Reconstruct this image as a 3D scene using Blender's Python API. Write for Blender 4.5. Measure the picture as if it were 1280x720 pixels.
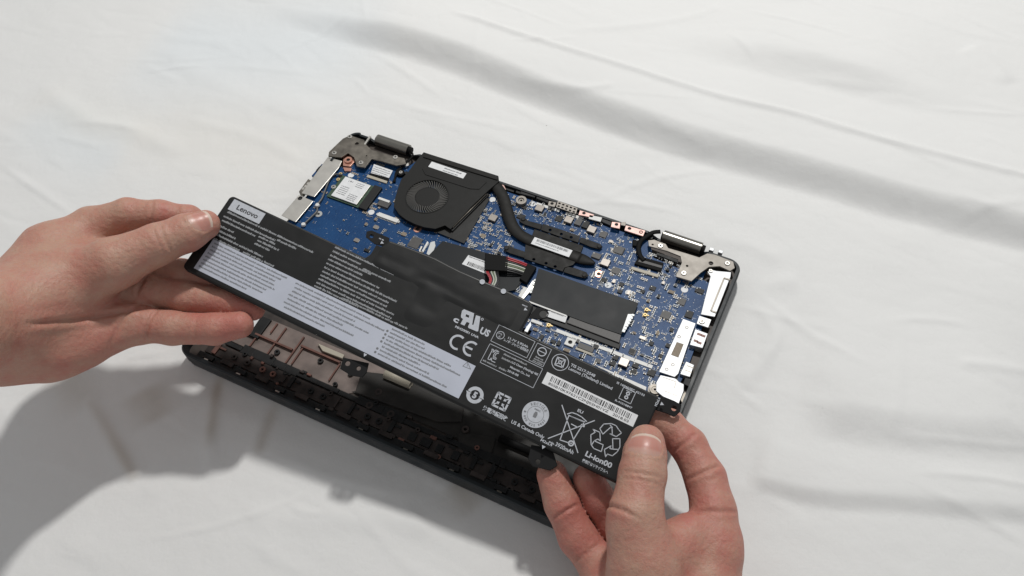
import bpy, bmesh, math, random
import numpy as np
from mathutils import Vector, Matrix
from mathutils.geometry import tessellate_polygon
random.seed(7)
rng = np.random.default_rng(7)
for o in list(bpy.data.objects): bpy.data.objects.remove(o)
S = bpy.context.scene
COL = S.collection

# ------------------------------------------------------------------ camera, light, exposure
CR = np.array([[0.899512, 0.434659, -0.044164], [0.336885, -0.754413, -0.563355], [-0.278185, 0.491866, -0.825034]])
CC = np.array([352.03, -379.02, 502.72])          # camera position, mm, sheet at z = 0
FPX = 1049.26                                     # focal length in photograph pixels (1280 wide)
cd = bpy.data.cameras.new('camera'); cam = bpy.data.objects.new('camera', cd); COL.objects.link(cam)
cd.sensor_width = 36; cd.lens = FPX * 36 / 1280; cd.clip_start = 0.01; cd.clip_end = 50
m = Matrix.Identity(4)
for i in range(3):
    m[i][0], m[i][1], m[i][2], m[i][3] = CR[0][i], -CR[1][i], -CR[2][i], CC[i] / 1000
cam.matrix_world = m
S.camera = cam

wd = bpy.data.worlds.new('World'); S.world = wd; wd.use_nodes = True
wd.node_tree.nodes['Background'].inputs[0].default_value = (0.97, 0.985, 1.0, 1)
wd.node_tree.nodes['Background'].inputs[1].default_value = 0.36
ld = bpy.data.lights.new('ceiling_lamp', 'POINT'); lamp = bpy.data.objects.new('ceiling_lamp', ld); COL.objects.link(lamp)
lamp.location = (0.08, 0.66, 1.42)
ld.energy = 68; ld.shadow_soft_size = 0.05; ld.color = (1.0, 0.985, 0.955)
S.view_settings.view_transform = 'Standard'; S.view_settings.look = 'None'
S.view_settings.exposure = 0; S.view_settings.gamma = 1
S.render.engine = 'CYCLES'

# ------------------------------------------------------------------ photograph pixel -> place on a plane
def ray(px, py):
    return CR.T @ np.array([(px - 640) / FPX, (py - 360) / FPX, 1.0])
def U(px, py, z):
    d = ray(px, py); p = CC + d * (z - CC[2]) / d[2]
    return (float(p[0]), float(p[1]))
ZO = dict(A=(340, 150, 5.141), B=(480, 170, 5.141), C=(620, 210, 5.141), D=(740, 260, 5.145), E=(640, 320, 5.141),
          F=(740, 380, 5.145), G=(520, 290, 5.54), H=(340, 230, 5.141), J=(220, 390, 4.233), K=(380, 430, 3.0),
          I1=(220, 230, 5.141), I2=(340, 300, 5.141), I3=(440, 360, 5.141), I4=(560, 380, 6.0), I5=(640, 420, 4.0),
          I6=(420, 280, 4.5), UL=(555, 375, 10.29), KC=(600, 400, 8.0), RC=(570, 470, 8.0), TI=(675, 430, 6.545), BN=(660, 490, 6.546))
def Z(n, *pts):
    a, b, s = ZO[n]
    return [(a + x / s, b + y / s) for x, y in pts]
def UP(n, z, *pts):
    return [U(x, y, z) for x, y in Z(n, *pts)]

# ------------------------------------------------------------------ materials
MATS = {}
def mat(name, col, rough=0.5, metal=0.0, var=0.0, vscale=300, bump=0.0, bscale=2000, spec=0.5, rvar=0.0, coat=0.0):
    if name in MATS: return MATS[name]
    M_ = bpy.data.materials.new(name); M_.use_nodes = True
    nt = M_.node_tree; b = nt.nodes['Principled BSDF']
    b.inputs['Base Color'].default_value = (*col, 1); b.inputs['Roughness'].default_value = rough
    b.inputs['Metallic'].default_value = metal; b.inputs['Specular IOR Level'].default_value = spec
    b.inputs['Coat Weight'].default_value = coat
    tc = nt.nodes.new('ShaderNodeTexCoord')
    if var or rvar:
        n = nt.nodes.new('ShaderNodeTexNoise'); n.inputs['Scale'].default_value = vscale; n.inputs['Detail'].default_value = 6
        nt.links.new(tc.outputs['Object'], n.inputs['Vector'])
        if var:
            r = nt.nodes.new('ShaderNodeMapRange'); r.inputs[1].default_value = 0.3; r.inputs[2].default_value = 0.7
            r.inputs[3].default_value = 1 - var; r.inputs[4].default_value = 1 + var
            nt.links.new(n.outputs['Fac'], r.inputs[0])
            v = nt.nodes.new('ShaderNodeVectorMath'); v.operation = 'SCALE'; v.inputs[0].default_value = col
            nt.links.new(r.outputs[0], v.inputs['Scale']); nt.links.new(v.outputs[0], b.inputs['Base Color'])
        if rvar:
            r = nt.nodes.new('ShaderNodeMapRange'); r.inputs[1].default_value = 0.3; r.inputs[2].default_value = 0.7
            r.inputs[3].default_value = rough - rvar; r.inputs[4].default_value = rough + rvar
            nt.links.new(n.outputs['Fac'], r.inputs[0]); nt.links.new(r.outputs[0], b.inputs['Roughness'])
    if bump:
        n = nt.nodes.new('ShaderNodeTexNoise'); n.inputs['Scale'].default_value = bscale; n.inputs['Detail'].default_value = 4
        nt.links.new(tc.outputs['Object'], n.inputs['Vector'])
        bp = nt.nodes.new('ShaderNodeBump'); bp.inputs['Strength'].default_value = 1.0; bp.inputs['Distance'].default_value = bump
        nt.links.new(n.outputs['Fac'], bp.inputs['Height']); nt.links.new(bp.outputs[0], b.inputs['Normal'])
    MATS[name] = M_
    return M_
mat('black_plastic', (0.008, 0.0085, 0.009), 0.5, spec=0.3, var=0.25, vscale=120, bump=0.00004, bscale=3000, rvar=0.08)
mat('rim_plastic', (0.0085, 0.0125, 0.0155), 0.45, spec=0.35, var=0.3, vscale=90, bump=0.00003, bscale=2500, rvar=0.1)
mat('lid_paint', (0.008, 0.012, 0.018), 0.4, var=0.2, vscale=60)
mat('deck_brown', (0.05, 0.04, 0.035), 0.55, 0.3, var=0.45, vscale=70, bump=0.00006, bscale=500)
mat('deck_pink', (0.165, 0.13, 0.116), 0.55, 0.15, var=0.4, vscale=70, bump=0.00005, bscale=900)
mat('rib_brown', (0.15, 0.07, 0.054), 0.5, 0.3, var=0.3, vscale=120)
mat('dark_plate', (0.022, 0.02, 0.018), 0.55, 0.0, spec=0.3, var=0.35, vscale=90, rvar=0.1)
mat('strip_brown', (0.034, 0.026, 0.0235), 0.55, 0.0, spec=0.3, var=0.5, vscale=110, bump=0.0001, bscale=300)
mat('chip_black', (0.014, 0.014, 0.014), 0.5, spec=0.25, var=0.15, vscale=700)
mat('chip_grey', (0.075, 0.072, 0.07), 0.5, spec=0.35, var=0.12, vscale=700)
mat('inductor', (0.25, 0.225, 0.2), 0.38, 0.35, var=0.12, vscale=900)
mat('steel', (0.58, 0.56, 0.52), 0.38, 0.85, var=0.04, vscale=150, rvar=0.015, bump=0.00001, bscale=900)
mat('steel_bright', (0.5, 0.51, 0.52), 0.5, 0.6, var=0.06, vscale=120, rvar=0.03, bump=0.00002, bscale=500)
mat('hinge_dark', (0.16, 0.145, 0.125), 0.42, 0.7, var=0.2, vscale=160, rvar=0.1, bump=0.00002, bscale=1500)
mat('hinge_light', (0.25, 0.23, 0.205), 0.5, 0.4, var=0.22, vscale=160, rvar=0.1, bump=0.00002, bscale=1500)
mat('barrel', (0.25, 0.24, 0.215), 0.28, 0.95, var=0.06, vscale=200)
mat('copper', (0.62, 0.33, 0.25), 0.35, 0.8, var=0.15, vscale=400)
mat('gold', (0.55, 0.42, 0.2), 0.5, 0.6)
mat('solder', (0.42, 0.43, 0.43), 0.5, 0.6)
mat('cream', (0.42, 0.385, 0.31), 0.55)
mat('white_paper', (0.72, 0.73, 0.74), 0.55, var=0.05, vscale=300)
mat('white_plastic', (0.7, 0.7, 0.68), 0.5, var=0.06, vscale=300)
mat('ink', (0.03, 0.03, 0.032), 0.6)
mat('ink_grey', (0.16, 0.165, 0.175), 0.6)
mat('silver_print', (0.47, 0.49, 0.53), 0.5, var=0.08, vscale=500)
mat('silver_fine', (0.3, 0.31, 0.325), 0.5)
mat('label_silver', (0.47, 0.495, 0.57), 0.42, 0.1, var=0.05, vscale=60, bump=0.00003, bscale=60)
mat('cooler_black', (0.0135, 0.013, 0.012), 0.55, 0.0, var=0.18, vscale=200, rvar=0.08, spec=0.18)
mat('fan_black', (0.0125, 0.0125, 0.0118), 0.55, 0.0, var=0.15, vscale=200, bump=0.00003, bscale=2500, rvar=0.06, spec=0.2)
mat('fan_blade', (0.02, 0.02, 0.02), 0.35)
mat('blade_grey', (0.21, 0.205, 0.195), 0.45, spec=0.4)
mat('foil_black', (0.012, 0.012, 0.0115), 0.5, var=0.2, vscale=90, bump=0.0003, bscale=60, spec=0.3)
mat('module_film', (0.009, 0.011, 0.013), 0.5, var=0.15, vscale=60, bump=0.0001, bscale=50, rvar=0.03, spec=0.2)
mat('green_board', (0.035, 0.07, 0.04), 0.4, var=0.3, vscale=600)
mat('tan_foil', (0.26, 0.215, 0.165), 0.6, var=0.12, vscale=600, spec=0.2)
mat('tan_body', (0.3, 0.22, 0.14), 0.5)
mat('cable_black', (0.006, 0.006, 0.006), 0.65, spec=0.12)
mat('cable_grey', (0.1, 0.1, 0.1), 0.4)
mat('wire_red', (0.42, 0.035, 0.045), 0.4)
mat('wire_white', (0.55, 0.56, 0.5), 0.4)
mat('wire_green', (0.16, 0.2, 0.12), 0.4)
mat('wire_black', (0.02, 0.02, 0.02), 0.4)
mat('port_pink', (0.55, 0.36, 0.32), 0.45, 0.4, var=0.2, vscale=300)
mat('hole_dark', (0.006, 0.006, 0.006), 0.7)
mat('battery_tab', (0.008, 0.008, 0.0085), 0.55, spec=0.2)

def pcb_material():
    M_ = bpy.data.materials.new('board_blue'); M_.use_nodes = True; nt = M_.node_tree; L = nt.links.new
    b = nt.nodes['Principled BSDF']; b.inputs['Roughness'].default_value = 0.42; b.inputs['Specular IOR Level'].default_value = 0.2
    tc = nt.nodes.new('ShaderNodeTexCoord')
    def node(t): return nt.nodes.new(t)
    br = node('ShaderNodeTexBrick'); br.inputs['Scale'].default_value = 260; br.inputs['Mortar Size'].default_value = 0.05
    br.inputs['Color1'].default_value = (0, 0, 0, 1); br.inputs['Color2'].default_value = (.5, .5, .5, 1); br.inputs['Mortar'].default_value = (1, 1, 1, 1)
    mp = node('ShaderNodeMapping'); mp.inputs['Rotation'].default_value = (0, 0, math.radians(45))
    L(tc.outputs['Object'], mp.inputs[0]); L(mp.outputs[0], br.inputs['Vector'])
    vo = node('ShaderNodeTexVoronoi'); vo.inputs['Scale'].default_value = 420; L(tc.outputs['Object'], vo.inputs['Vector'])
    lt = node('ShaderNodeMath'); lt.operation = 'LESS_THAN'; lt.inputs[1].default_value = 0.13; L(vo.outputs['Distance'], lt.inputs[0])
    nz = node('ShaderNodeTexNoise'); nz.inputs['Scale'].default_value = 55; nz.inputs['Detail'].default_value = 5; L(tc.outputs['Object'], nz.inputs['Vector'])
    r1 = node('ShaderNodeMapRange'); r1.inputs[1].default_value = 0.35; r1.inputs[2].default_value = 0.65; L(nz.outputs['Fac'], r1.inputs[0])
    mx = node('ShaderNodeMix'); mx.data_type = 'RGBA'; mx.inputs['A'].default_value = (0.002, 0.025, 0.098, 1); mx.inputs['B'].default_value = (0.006, 0.046, 0.148, 1)
    L(r1.outputs[0], mx.inputs['Factor'])
    m2 = node('ShaderNodeMix'); m2.data_type = 'RGBA'; m2.inputs['B'].default_value = (0.012, 0.078, 0.21, 1); L(mx.outputs['Result'], m2.inputs['A'])
    k = node('ShaderNodeMath'); k.operation = 'MULTIPLY'; k.inputs[1].default_value = 0.55; L(br.outputs['Color'], k.inputs[0]); L(k.outputs[0], m2.inputs['Factor'])
    m3 = node('ShaderNodeMix'); m3.data_type = 'RGBA'; m3.inputs['B'].default_value = (0.2, 0.26, 0.3, 1); L(m2.outputs['Result'], m3.inputs['A'])
    k2 = node('ShaderNodeMath'); k2.operation = 'MULTIPLY'; k2.inputs[1].default_value = 0.35; L(lt.outputs[0], k2.inputs[0]); L(k2.outputs[0], m3.inputs['Factor'])
    L(m3.outputs['Result'], b.inputs['Base Color'])
    bp = node('ShaderNodeBump'); bp.inputs['Strength'].default_value = 0.6; bp.inputs['Distance'].default_value = 0.00004
    L(br.outputs['Color'], bp.inputs['Height']); L(bp.outputs[0], b.inputs['Normal'])
    MATS['board_blue'] = M_
pcb_material()

def film_material():
    # black wrap of the battery: smooth film with soft dents where it spans the gap between the cells
    M_ = bpy.data.materials.new('battery_film'); M_.use_nodes = True; nt = M_.node_tree; L = nt.links.new
    b = nt.nodes['Principled BSDF']; b.inputs['Base Color'].default_value = (0.0095, 0.0098, 0.0098, 1); b.inputs['Specular IOR Level'].default_value = 0.32
    b.inputs['Roughness'].default_value = 0.42
    tc = nt.nodes.new('ShaderNodeTexCoord')
    n1 = nt.nodes.new('ShaderNodeTexNoise'); n1.inputs['Scale'].default_value = 45; n1.inputs['Detail'].default_value = 2
    n2 = nt.nodes.new('ShaderNodeTexNoise'); n2.inputs['Scale'].default_value = 1600; n2.inputs['Detail'].default_value = 3
    L(tc.outputs['Object'], n1.inputs['Vector']); L(tc.outputs['Object'], n2.inputs['Vector'])
    b1 = nt.nodes.new('ShaderNodeBump'); b1.inputs['Distance'].default_value = 0.0009; b1.inputs['Strength'].default_value = 0.6
    b2 = nt.nodes.new('ShaderNodeBump'); b2.inputs['Distance'].default_value = 0.00003; b2.inputs['Strength'].default_value = 0.6
    L(n1.outputs['Fac'], b1.inputs['Height']); L(n2.outputs['Fac'], b2.inputs['Height']); L(b1.outputs[0], b2.inputs['Normal']); L(b2.outputs[0], b.inputs['Normal'])
    r = nt.nodes.new('ShaderNodeMapRange'); r.inputs[3].default_value = 0.33; r.inputs[4].default_value = 0.5
    L(n1.outputs['Fac'], r.inputs[0]); L(r.outputs[0], b.inputs['Roughness'])
    MATS['battery_film'] = M_
film_material()

def skin_material(name, base, red):
    M_ = bpy.data.materials.new(name); M_.use_nodes = True; nt = M_.node_tree; L = nt.links.new
    b = nt.nodes['Principled BSDF']; b.inputs['Roughness'].default_value = 0.5
    b.inputs['Subsurface Weight'].default_value = 0.25; b.inputs['Subsurface Radius'].default_value = (0.0045, 0.0016, 0.0009); b.inputs['Subsurface Scale'].default_value = 1.0
    b.inputs['Specular IOR Level'].default_value = 0.38
    tc = nt.nodes.new('ShaderNodeTexCoord')
    n1 = nt.nodes.new('ShaderNodeTexNoise'); n1.inputs['Scale'].default_value = 75; n1.inputs['Detail'].default_value = 8; n1.inputs['Roughness'].default_value = 0.62
    L(tc.outputs['Object'], n1.inputs['Vector'])
    at = nt.nodes.new('ShaderNodeAttribute'); at.attribute_name = 'flush'
    r = nt.nodes.new('ShaderNodeMapRange'); r.inputs[1].default_value = 0.3; r.inputs[2].default_value = 0.7; r.inputs[3].default_value = -0.45; r.inputs[4].default_value = 0.45; L(n1.outputs['Fac'], r.inputs[0])
    ad = nt.nodes.new('ShaderNodeMath'); ad.operation = 'ADD'; ad.use_clamp = True; L(at.outputs['Fac'], ad.inputs[0]); L(r.outputs[0], ad.inputs[1])
    mx = nt.nodes.new('ShaderNodeMix'); mx.data_type = 'RGBA'; mx.inputs['A'].default_value = (*base, 1); mx.inputs['B'].default_value = (*red, 1)
    L(ad.outputs[0], mx.inputs['Factor']); L(mx.outputs['Result'], b.inputs['Base Color'])
    v = nt.nodes.new('ShaderNodeTexVoronoi'); v.inputs['Scale'].default_value = 1500; L(tc.outputs['Object'], v.inputs['Vector'])
    n2 = nt.nodes.new('ShaderNodeTexNoise'); n2.inputs['Scale'].default_value = 380; n2.inputs['Detail'].default_value = 5; L(tc.outputs['Object'], n2.inputs['Vector'])
    b1 = nt.nodes.new('ShaderNodeBump'); b1.inputs['Distance'].default_value = 0.00012; b1.inputs['Strength'].default_value = 0.8; L(v.outputs['Distance'], b1.inputs['Height'])
    b2 = nt.nodes.new('ShaderNodeBump'); b2.inputs['Distance'].default_value = 0.0007; b2.inputs['Strength'].default_value = 0.9; L(n2.outputs['Fac'], b2.inputs['Height'])
    L(b1.outputs[0], b2.inputs['Normal']); L(b2.outputs[0], b.inputs['Normal'])
    MATS[name] = M_
skin_material('skin', (0.455, 0.27, 0.2), (0.44, 0.165, 0.13))
def nail_material():
    M_ = bpy.data.materials.new('nail'); M_.use_nodes = True; nt = M_.node_tree; L = nt.links.new; b = nt.nodes['Principled BSDF']
    b.inputs['Roughness'].default_value = 0.36; b.inputs['Specular IOR Level'].default_value = 0.45
    b.inputs['Subsurface Weight'].default_value = 0.2; b.inputs['Subsurface Radius'].default_value = (0.002, 0.001, 0.0006); b.inputs['Subsurface Scale'].default_value = 1
    at = nt.nodes.new('ShaderNodeAttribute'); at.attribute_name = 'along'
    cr = nt.nodes.new('ShaderNodeValToRGB'); e = cr.color_ramp.elements
    e[0].position = 0.0; e[0].color = (0.5, 0.31, 0.25, 1); e[1].position = 1.0; e[1].color = (0.62, 0.5, 0.42, 1)
    for p, c in ((0.22, (0.53, 0.30, 0.245, 1)), (0.34, (0.5, 0.235, 0.19, 1)), (0.84, (0.5, 0.245, 0.2, 1)), (0.9, (0.6, 0.46, 0.38, 1))):
        q = e.new(p); q.color = c
    L(at.outputs['Fac'], cr.inputs[0]); L(cr.outputs[0], b.inputs['Base Color'])
    tc = nt.nodes.new('ShaderNodeTexCoord'); n = nt.nodes.new('ShaderNodeTexNoise'); n.inputs['Scale'].default_value = 500; L(tc.outputs['Object'], n.inputs['Vector'])
    bp = nt.nodes.new('ShaderNodeBump'); bp.inputs['Distance'].default_value = 0.0001; bp.inputs['Strength'].default_value = 0.6; L(n.outputs['Fac'], bp.inputs['Height']); L(bp.outputs[0], b.inputs['Normal'])
    MATS['nail'] = M_
nail_material()

# ------------------------------------------------------------------ mesh builder (millimetres in, metres out)
class MB:
    def __init__(s): s.v = []; s.f = []; s.mi = []; s.sm = []
    def add(s, vs, fs, mi=0, smooth=False):
        k = len(s.v); s.v += [tuple(map(float, q)) for q in vs]
        for q in fs: s.f.append(tuple(k + i for i in q)); s.mi.append(mi); s.sm.append(smooth)
        return s
    def box(s, x0, x1, y0, y1, z0, z1, mi=0):
        x0, x1 = min(x0, x1), max(x0, x1); y0, y1 = min(y0, y1), max(y0, y1)
        return s.add([(x0, y0, z0), (x1, y0, z0), (x1, y1, z0), (x0, y1, z0), (x0, y0, z1), (x1, y0, z1), (x1, y1, z1), (x0, y1, z1)],
                     [(3, 2, 1, 0), (4, 5, 6, 7), (0, 1, 5, 4), (1, 2, 6, 5), (2, 3, 7, 6), (3, 0, 4, 7)], mi)
    def prism(s, poly, z0, z1, mi=0, holes=()):
        def area(p): return sum(p[i][0] * p[(i + 1) % len(p)][1] - p[(i + 1) % len(p)][0] * p[i][1] for i in range(len(p)))
        if area(poly) < 0: poly = poly[::-1]
        loops = [list(poly)] + [list(h) if area(h) < 0 else list(h)[::-1] for h in holes]
        flat = [q for l in loops for q in l]; n = len(flat)
        vs = [(q[0], q[1], z0) for q in flat] + [(q[0], q[1], z1) for q in flat]
        fs = []
        if not holes:
            fs.append(tuple(range(n, 2 * n))); fs.append(tuple(range(n - 1, -1, -1)))
        else:
            for t in tessellate_polygon([[Vector((q[0], q[1], 0)) for q in l] for l in loops]):
                a, b, c = t; A, B, Cc = flat[a], flat[b], flat[c]
                if (B[0] - A[0]) * (Cc[1] - A[1]) - (B[1] - A[1]) * (Cc[0] - A[0]) < 0: b, c = c, b
                fs.append((a + n, b + n, c + n)); fs.append((c, b, a))
        k = 0
        for l in loops:
            for i in range(len(l)):
                a, b = k + i, k + (i + 1) % len(l); fs.append((a, b, b + n, a + n))
            k += len(l)
        return s.add(vs, fs, mi)
    def cyl(s, cx, cy, z0, z1, r, n=20, mi=0, r1=None, smooth=False):
        r1 = r if r1 is None else r1
        vs = [(cx + r * math.cos(2 * math.pi * i / n), cy + r * math.sin(2 * math.pi * i / n), z0) for i in range(n)]
        vs += [(cx + r1 * math.cos(2 * math.pi * i / n), cy + r1 * math.sin(2 * math.pi * i / n), z1) for i in range(n)]
        s.add(vs, [(i, (i + 1) % n, n + (i + 1) % n, n + i) for i in range(n)], mi, smooth)
        k = len(s.v) - 2 * n
        s.f += [tuple(k + n + i for i in range(n)), tuple(k + i for i in range(n - 1, -1, -1))]; s.mi += [mi, mi]; s.sm += [False, False]
        return s
    def ring(s, cx, cy, z0, z1, ri, ro, n=24, mi=0):
        c = [(math.cos(2 * math.pi * i / n), math.sin(2 * math.pi * i / n)) for i in range(n)]
        vs = [(cx + ro * a, cy + ro * b, z0) for a, b in c] + [(cx + ro * a, cy + ro * b, z1) for a, b in c] + [(cx + ri * a, cy + ri * b, z1) for a, b in c] + [(cx + ri * a, cy + ri * b, z0) for a, b in c]
        fs = []
        for i in range(n):
            j = (i + 1) % n
            fs += [(i, j, n + j, n + i), (n + i, n + j, 2 * n + j, 2 * n + i), (2 * n + i, 2 * n + j, 3 * n + j, 3 * n + i), (3 * n + i, 3 * n + j, j, i)]
        return s.add(vs, fs, mi)
    def tube(s, pts, r, n=10, mi=0, flat=1.0):
        P = [np.array(p, float) for p in pts]; vs = []; fs = []
        up = np.array([0, 0, 1.0])
        for i, p in enumerate(P):
            t = P[min(i + 1, len(P) - 1)] - P[max(i - 1, 0)]; t /= np.linalg.norm(t)
            a = np.cross(t, up)
            if np.linalg.norm(a) < 1e-3: a = np.array([1.0, 0, 0])
            a /= np.linalg.norm(a); b = np.cross(a, t)
            for k in range(n):
                w = 2 * math.pi * k / n; vs.append(tuple(p + r * math.cos(w) * a + r * flat * math.sin(w) * b))
        for i in range(len(P) - 1):
            for k in range(n):
                fs.append((i * n + k, i * n + (k + 1) % n, (i + 1) * n + (k + 1) % n, (i + 1) * n + k))
        fs.append(tuple(range(n))); fs.append(tuple(range(len(vs) - 1, len(vs) - n - 1, -1)))
        return s.add(vs, fs, mi, True)
    def mesh(s, name, mats):
        me = bpy.data.meshes.new(name)
        me.from_pydata([(x / 1000, y / 1000, z / 1000) for x, y, z in s.v], [], s.f)
        for q in mats: me.materials.append(MATS[q])
        me.polygons.foreach_set('material_index', s.mi); me.polygons.foreach_set('use_smooth', s.sm)
        me.update(); return me
    def build(s, name, mats, parent=None, bevel=0, seg=2, kind=None, label=None):
        if isinstance(mats, str): mats = [mats]
        return put(name, s.mesh(name, mats), parent, bevel=bevel, seg=seg, kind=kind, label=label)
def put(name, me, parent=None, loc=None, bevel=0, seg=2, kind=None, rz=0, label=None):
    o = bpy.data.objects.new(name, me); COL.objects.link(o)
    if parent is not None:
        o.parent = parent
        if 'pinv' in parent: o.matrix_parent_inverse = Matrix.Translation(-parent.location)
    if loc is not None: o.location = (loc[0] / 1000, loc[1] / 1000, loc[2] / 1000)
    o.rotation_euler.z = rz
    if bevel:
        b = o.modifiers.new('bevel', 'BEVEL'); b.width = bevel / 1000; b.segments = seg; b.limit_method = 'ANGLE'; b.angle_limit = math.radians(40); b.harden_normals = False
    if kind: o['kind'] = kind
    if label: o['label'] = label
    return o
def smooth_path(pts, n=8):
    P = [np.array(p, float) for p in pts]; out = []
    for i in range(len(P) - 1):
        p0, p1, p2, p3 = P[max(i - 1, 0)], P[i], P[i + 1], P[min(i + 2, len(P) - 1)]
        for k in range(n):
            t = k / n
            out.append(0.5 * ((2 * p1) + (-p0 + p2) * t + (2 * p0 - 5 * p1 + 4 * p2 - p3) * t * t + (-p0 + 3 * p1 - 3 * p2 + p3) * t ** 3))
    out.append(P[-1]); return out
def rrect(x0, x1, y0, y1, r, n=6):
    out = []
    for cx, cy, a in ((x1 - r, y1 - r, 0), (x0 + r, y1 - r, 90), (x0 + r, y0 + r, 180), (x1 - r, y0 + r, 270)):
        for k in range(n + 1):
            w = math.radians(a + 90 * k / n); out.append((cx + r * math.cos(w), cy + r * math.sin(w)))
    return out
def circ(cx, cy, r, n=14): return [(cx + r * math.cos(2 * math.pi * i / n), cy + r * math.sin(2 * math.pi * i / n)) for i in range(n)]

# ------------------------------------------------------------------ the sheet
def polyline_sd(P, line):
    best = np.full(len(P), 1e9); sgn = np.zeros(len(P)); tt = np.zeros(len(P)); n = len(line) - 1
    for i in range(n):
        a = np.array(line[i]); b = np.array(line[i + 1]); ab = b - a; L2 = ab @ ab
        t = np.clip(((P - a) @ ab) / L2, 0, 1); q = P - (a + t[:, None] * ab); d = np.hypot(q[:, 0], q[:, 1])
        s = ab[0] * q[:, 1] - ab[1] * q[:, 0]
        k = d < best; best[k] = d[k]; sgn[k] = np.sign(s[k]); tt[k] = (i + t[k]) / n
    return best * sgn, tt
def sstep(x): x = np.clip(x, 0, 1); return x * x * (3 - 2 * x)
def vnoise(P, sc, seed):
    r = np.random.default_rng(seed); tab = r.random((256, 256)); q = P / sc; i = np.floor(q).astype(int); f = q - i; f = f * f * (3 - 2 * f)
    a = lambda dx, dy: tab[(i[:, 0] + dx) % 256, (i[:, 1] + dy) % 256]
    return (a(0, 0) * (1 - f[:, 0]) + a(1, 0) * f[:, 0]) * (1 - f[:, 1]) + (a(0, 1) * (1 - f[:, 0]) + a(1, 1) * f[:, 0]) * f[:, 1] - 0.5
def build_sheet():
    xs = np.concatenate([np.linspace(-1300, -480, 40), np.linspace(-477, 640, 560), np.linspace(650, 1300, 34)])
    ys = np.concatenate([np.linspace(-1000, -430, 28), np.linspace(-427, 480, 455), np.linspace(490, 1300, 40)])
    X, Y = np.meshgrid(xs, ys); P = np.c_[X.ravel(), Y.ravel()]
    H = np.zeros(len(P))
    def pl(*pts):
        c = [U(x, y, 0) for x, y in pts]
        return [tuple(p) for p in smooth_path(c, 4)]
    def fold(line, h, w, back, front=None, taper=0.15):
        # cloth rises towards the back over width w, then sinks slowly over distance back
        sd, t = polyline_sd(P, pl(*line))
        a = sstep((sd + w / 2) / w) * np.exp(-np.maximum(sd - w / 2, 0) ** 2 / (2 * back * back))
        return h * a * sstep(t / taper) * sstep((1 - t) / taper)
    def crease(line, h, w, taper=0.2):
        sd, t = polyline_sd(P, pl(*line))
        return h * np.exp(-(sd / w) ** 2) * sstep(t / taper) * sstep((1 - t) / taper)
    H += fold([(300, 8), (420, 40), (500, 60), (570, 82), (640, 110), (720, 139), (800, 166), (880, 192), (960, 214), (1040, 236), (1120, 260), (1240, 290), (1340, 318), (1500, 362), (1680, 415)], 17.5, 26, 75, taper=0.14)
    H += fold([(800, 50), (860, 66), (920, 80), (1000, 97), (1060, 113), (1120, 128), (1200, 146), (1290, 164)], 13, 36, 60, taper=0.45)
    H += crease([(560, 28), (640, 55), (760, 92), (880, 130), (1000, 160), (1100, 190), (1240, 228), (1340, 252)], 2.6, 3.2, 0.1)
    H += crease([(640, 106), (720, 128), (770, 122)], 1.2, 4)
    H += crease([(705, 50), (770, 42), (870, 24), (900, 10)], 1.3, 5)
    H += crease([(1205, 62), (1230, 80), (1262, 110)], 2.5, 9)
    H += fold([(990, 520), (1060, 535), (1140, 548), (1240, 556), (1340, 560)], 9, 30, 45, taper=0.25)
    H += fold([(930, 602), (970, 614), (1030, 626), (1120, 632), (1240, 643), (1340, 650)], 4.5, 13, 26, taper=0.15)
    H += crease([(1190, 458), (1290, 466)], 1.4, 4)
    H += crease([(940, 372), (965, 410), (962, 440), (935, 470), (930, 490)], 1.6, 6)
    H += crease([(980, 380), (975, 420), (950, 450)], 0.9, 5)
    H += crease([(930, 345), (960, 355), (1000, 350)], 1.5, 7)
    H += crease([(885, 300), (930, 306), (980, 328)], 1.2, 6)
    H += crease([(45, 100), (110, 150), (170, 165), (240, 196)], 1.5, 9)
    H += crease([(200, 60), (300, 120), (420, 140)], 1.0, 12)
    H += crease([(230, 150), (330, 175), (400, 215)], 0.8, 6)
    H += crease([(620, 205), (700, 225), (800, 262)], 0.7, 4)
    H += crease([(450, 110), (560, 150), (660, 190)], 0.6, 6)
    H += crease([(105, 495), (125, 520), (160, 580), (170, 600)], 2.0, 6)
    H += crease([(275, 462), (268, 510), (262, 562), (268, 600)], 1.6, 5)
    H += crease([(335, 500), (322, 545), (318, 570)], 1.0, 4)
    H += crease([(300, 640), (380, 650), (470, 652), (560, 660)], 1.0, 8)
    H += crease([(170, 640), (230, 560), (270, 540)], 1.0, 8)
    H += crease([(640, 690), (560, 640), (500, 600), (430, 575)], 1.2, 7)
    H += 3.0 * vnoise(P, 150, 3) + 1.6 * vnoise(P, 62, 4) + 0.5 * vnoise(P @ np.array([[.8, -.6], [.6, .8]]), 26, 5) + 0.16 * vnoise(P @ np.array([[.9, -.4], [.4, .9]]) * np.array([1, 2.2]), 14, 6)
    # fine wrinkles: short thin ridges, mostly running the way the big folds run
    wr = np.random.default_rng(31)
    for i in range(210):
        cx = wr.uniform(-460, 620); cy = wr.uniform(-410, 460); ln_ = wr.uniform(30, 150); an = wr.normal(0.05, 0.45) if wr.random() < .75 else wr.uniform(0, 3.14)
        bend = wr.normal(0, .25); k = 5
        line = [(cx + math.cos(an + bend * (j / k - .5)) * ln_ * (j / k - .5), cy + math.sin(an + bend * (j / k - .5)) * ln_ * (j / k - .5)) for j in range(k + 1)]
        near = (np.abs(P[:, 0] - cx) < ln_ * .6 + 25) & (np.abs(P[:, 1] - cy) < ln_ * .6 + 25)
        sd, t = polyline_sd(P[near], line); w_ = wr.uniform(2.2, 5.5)
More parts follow.
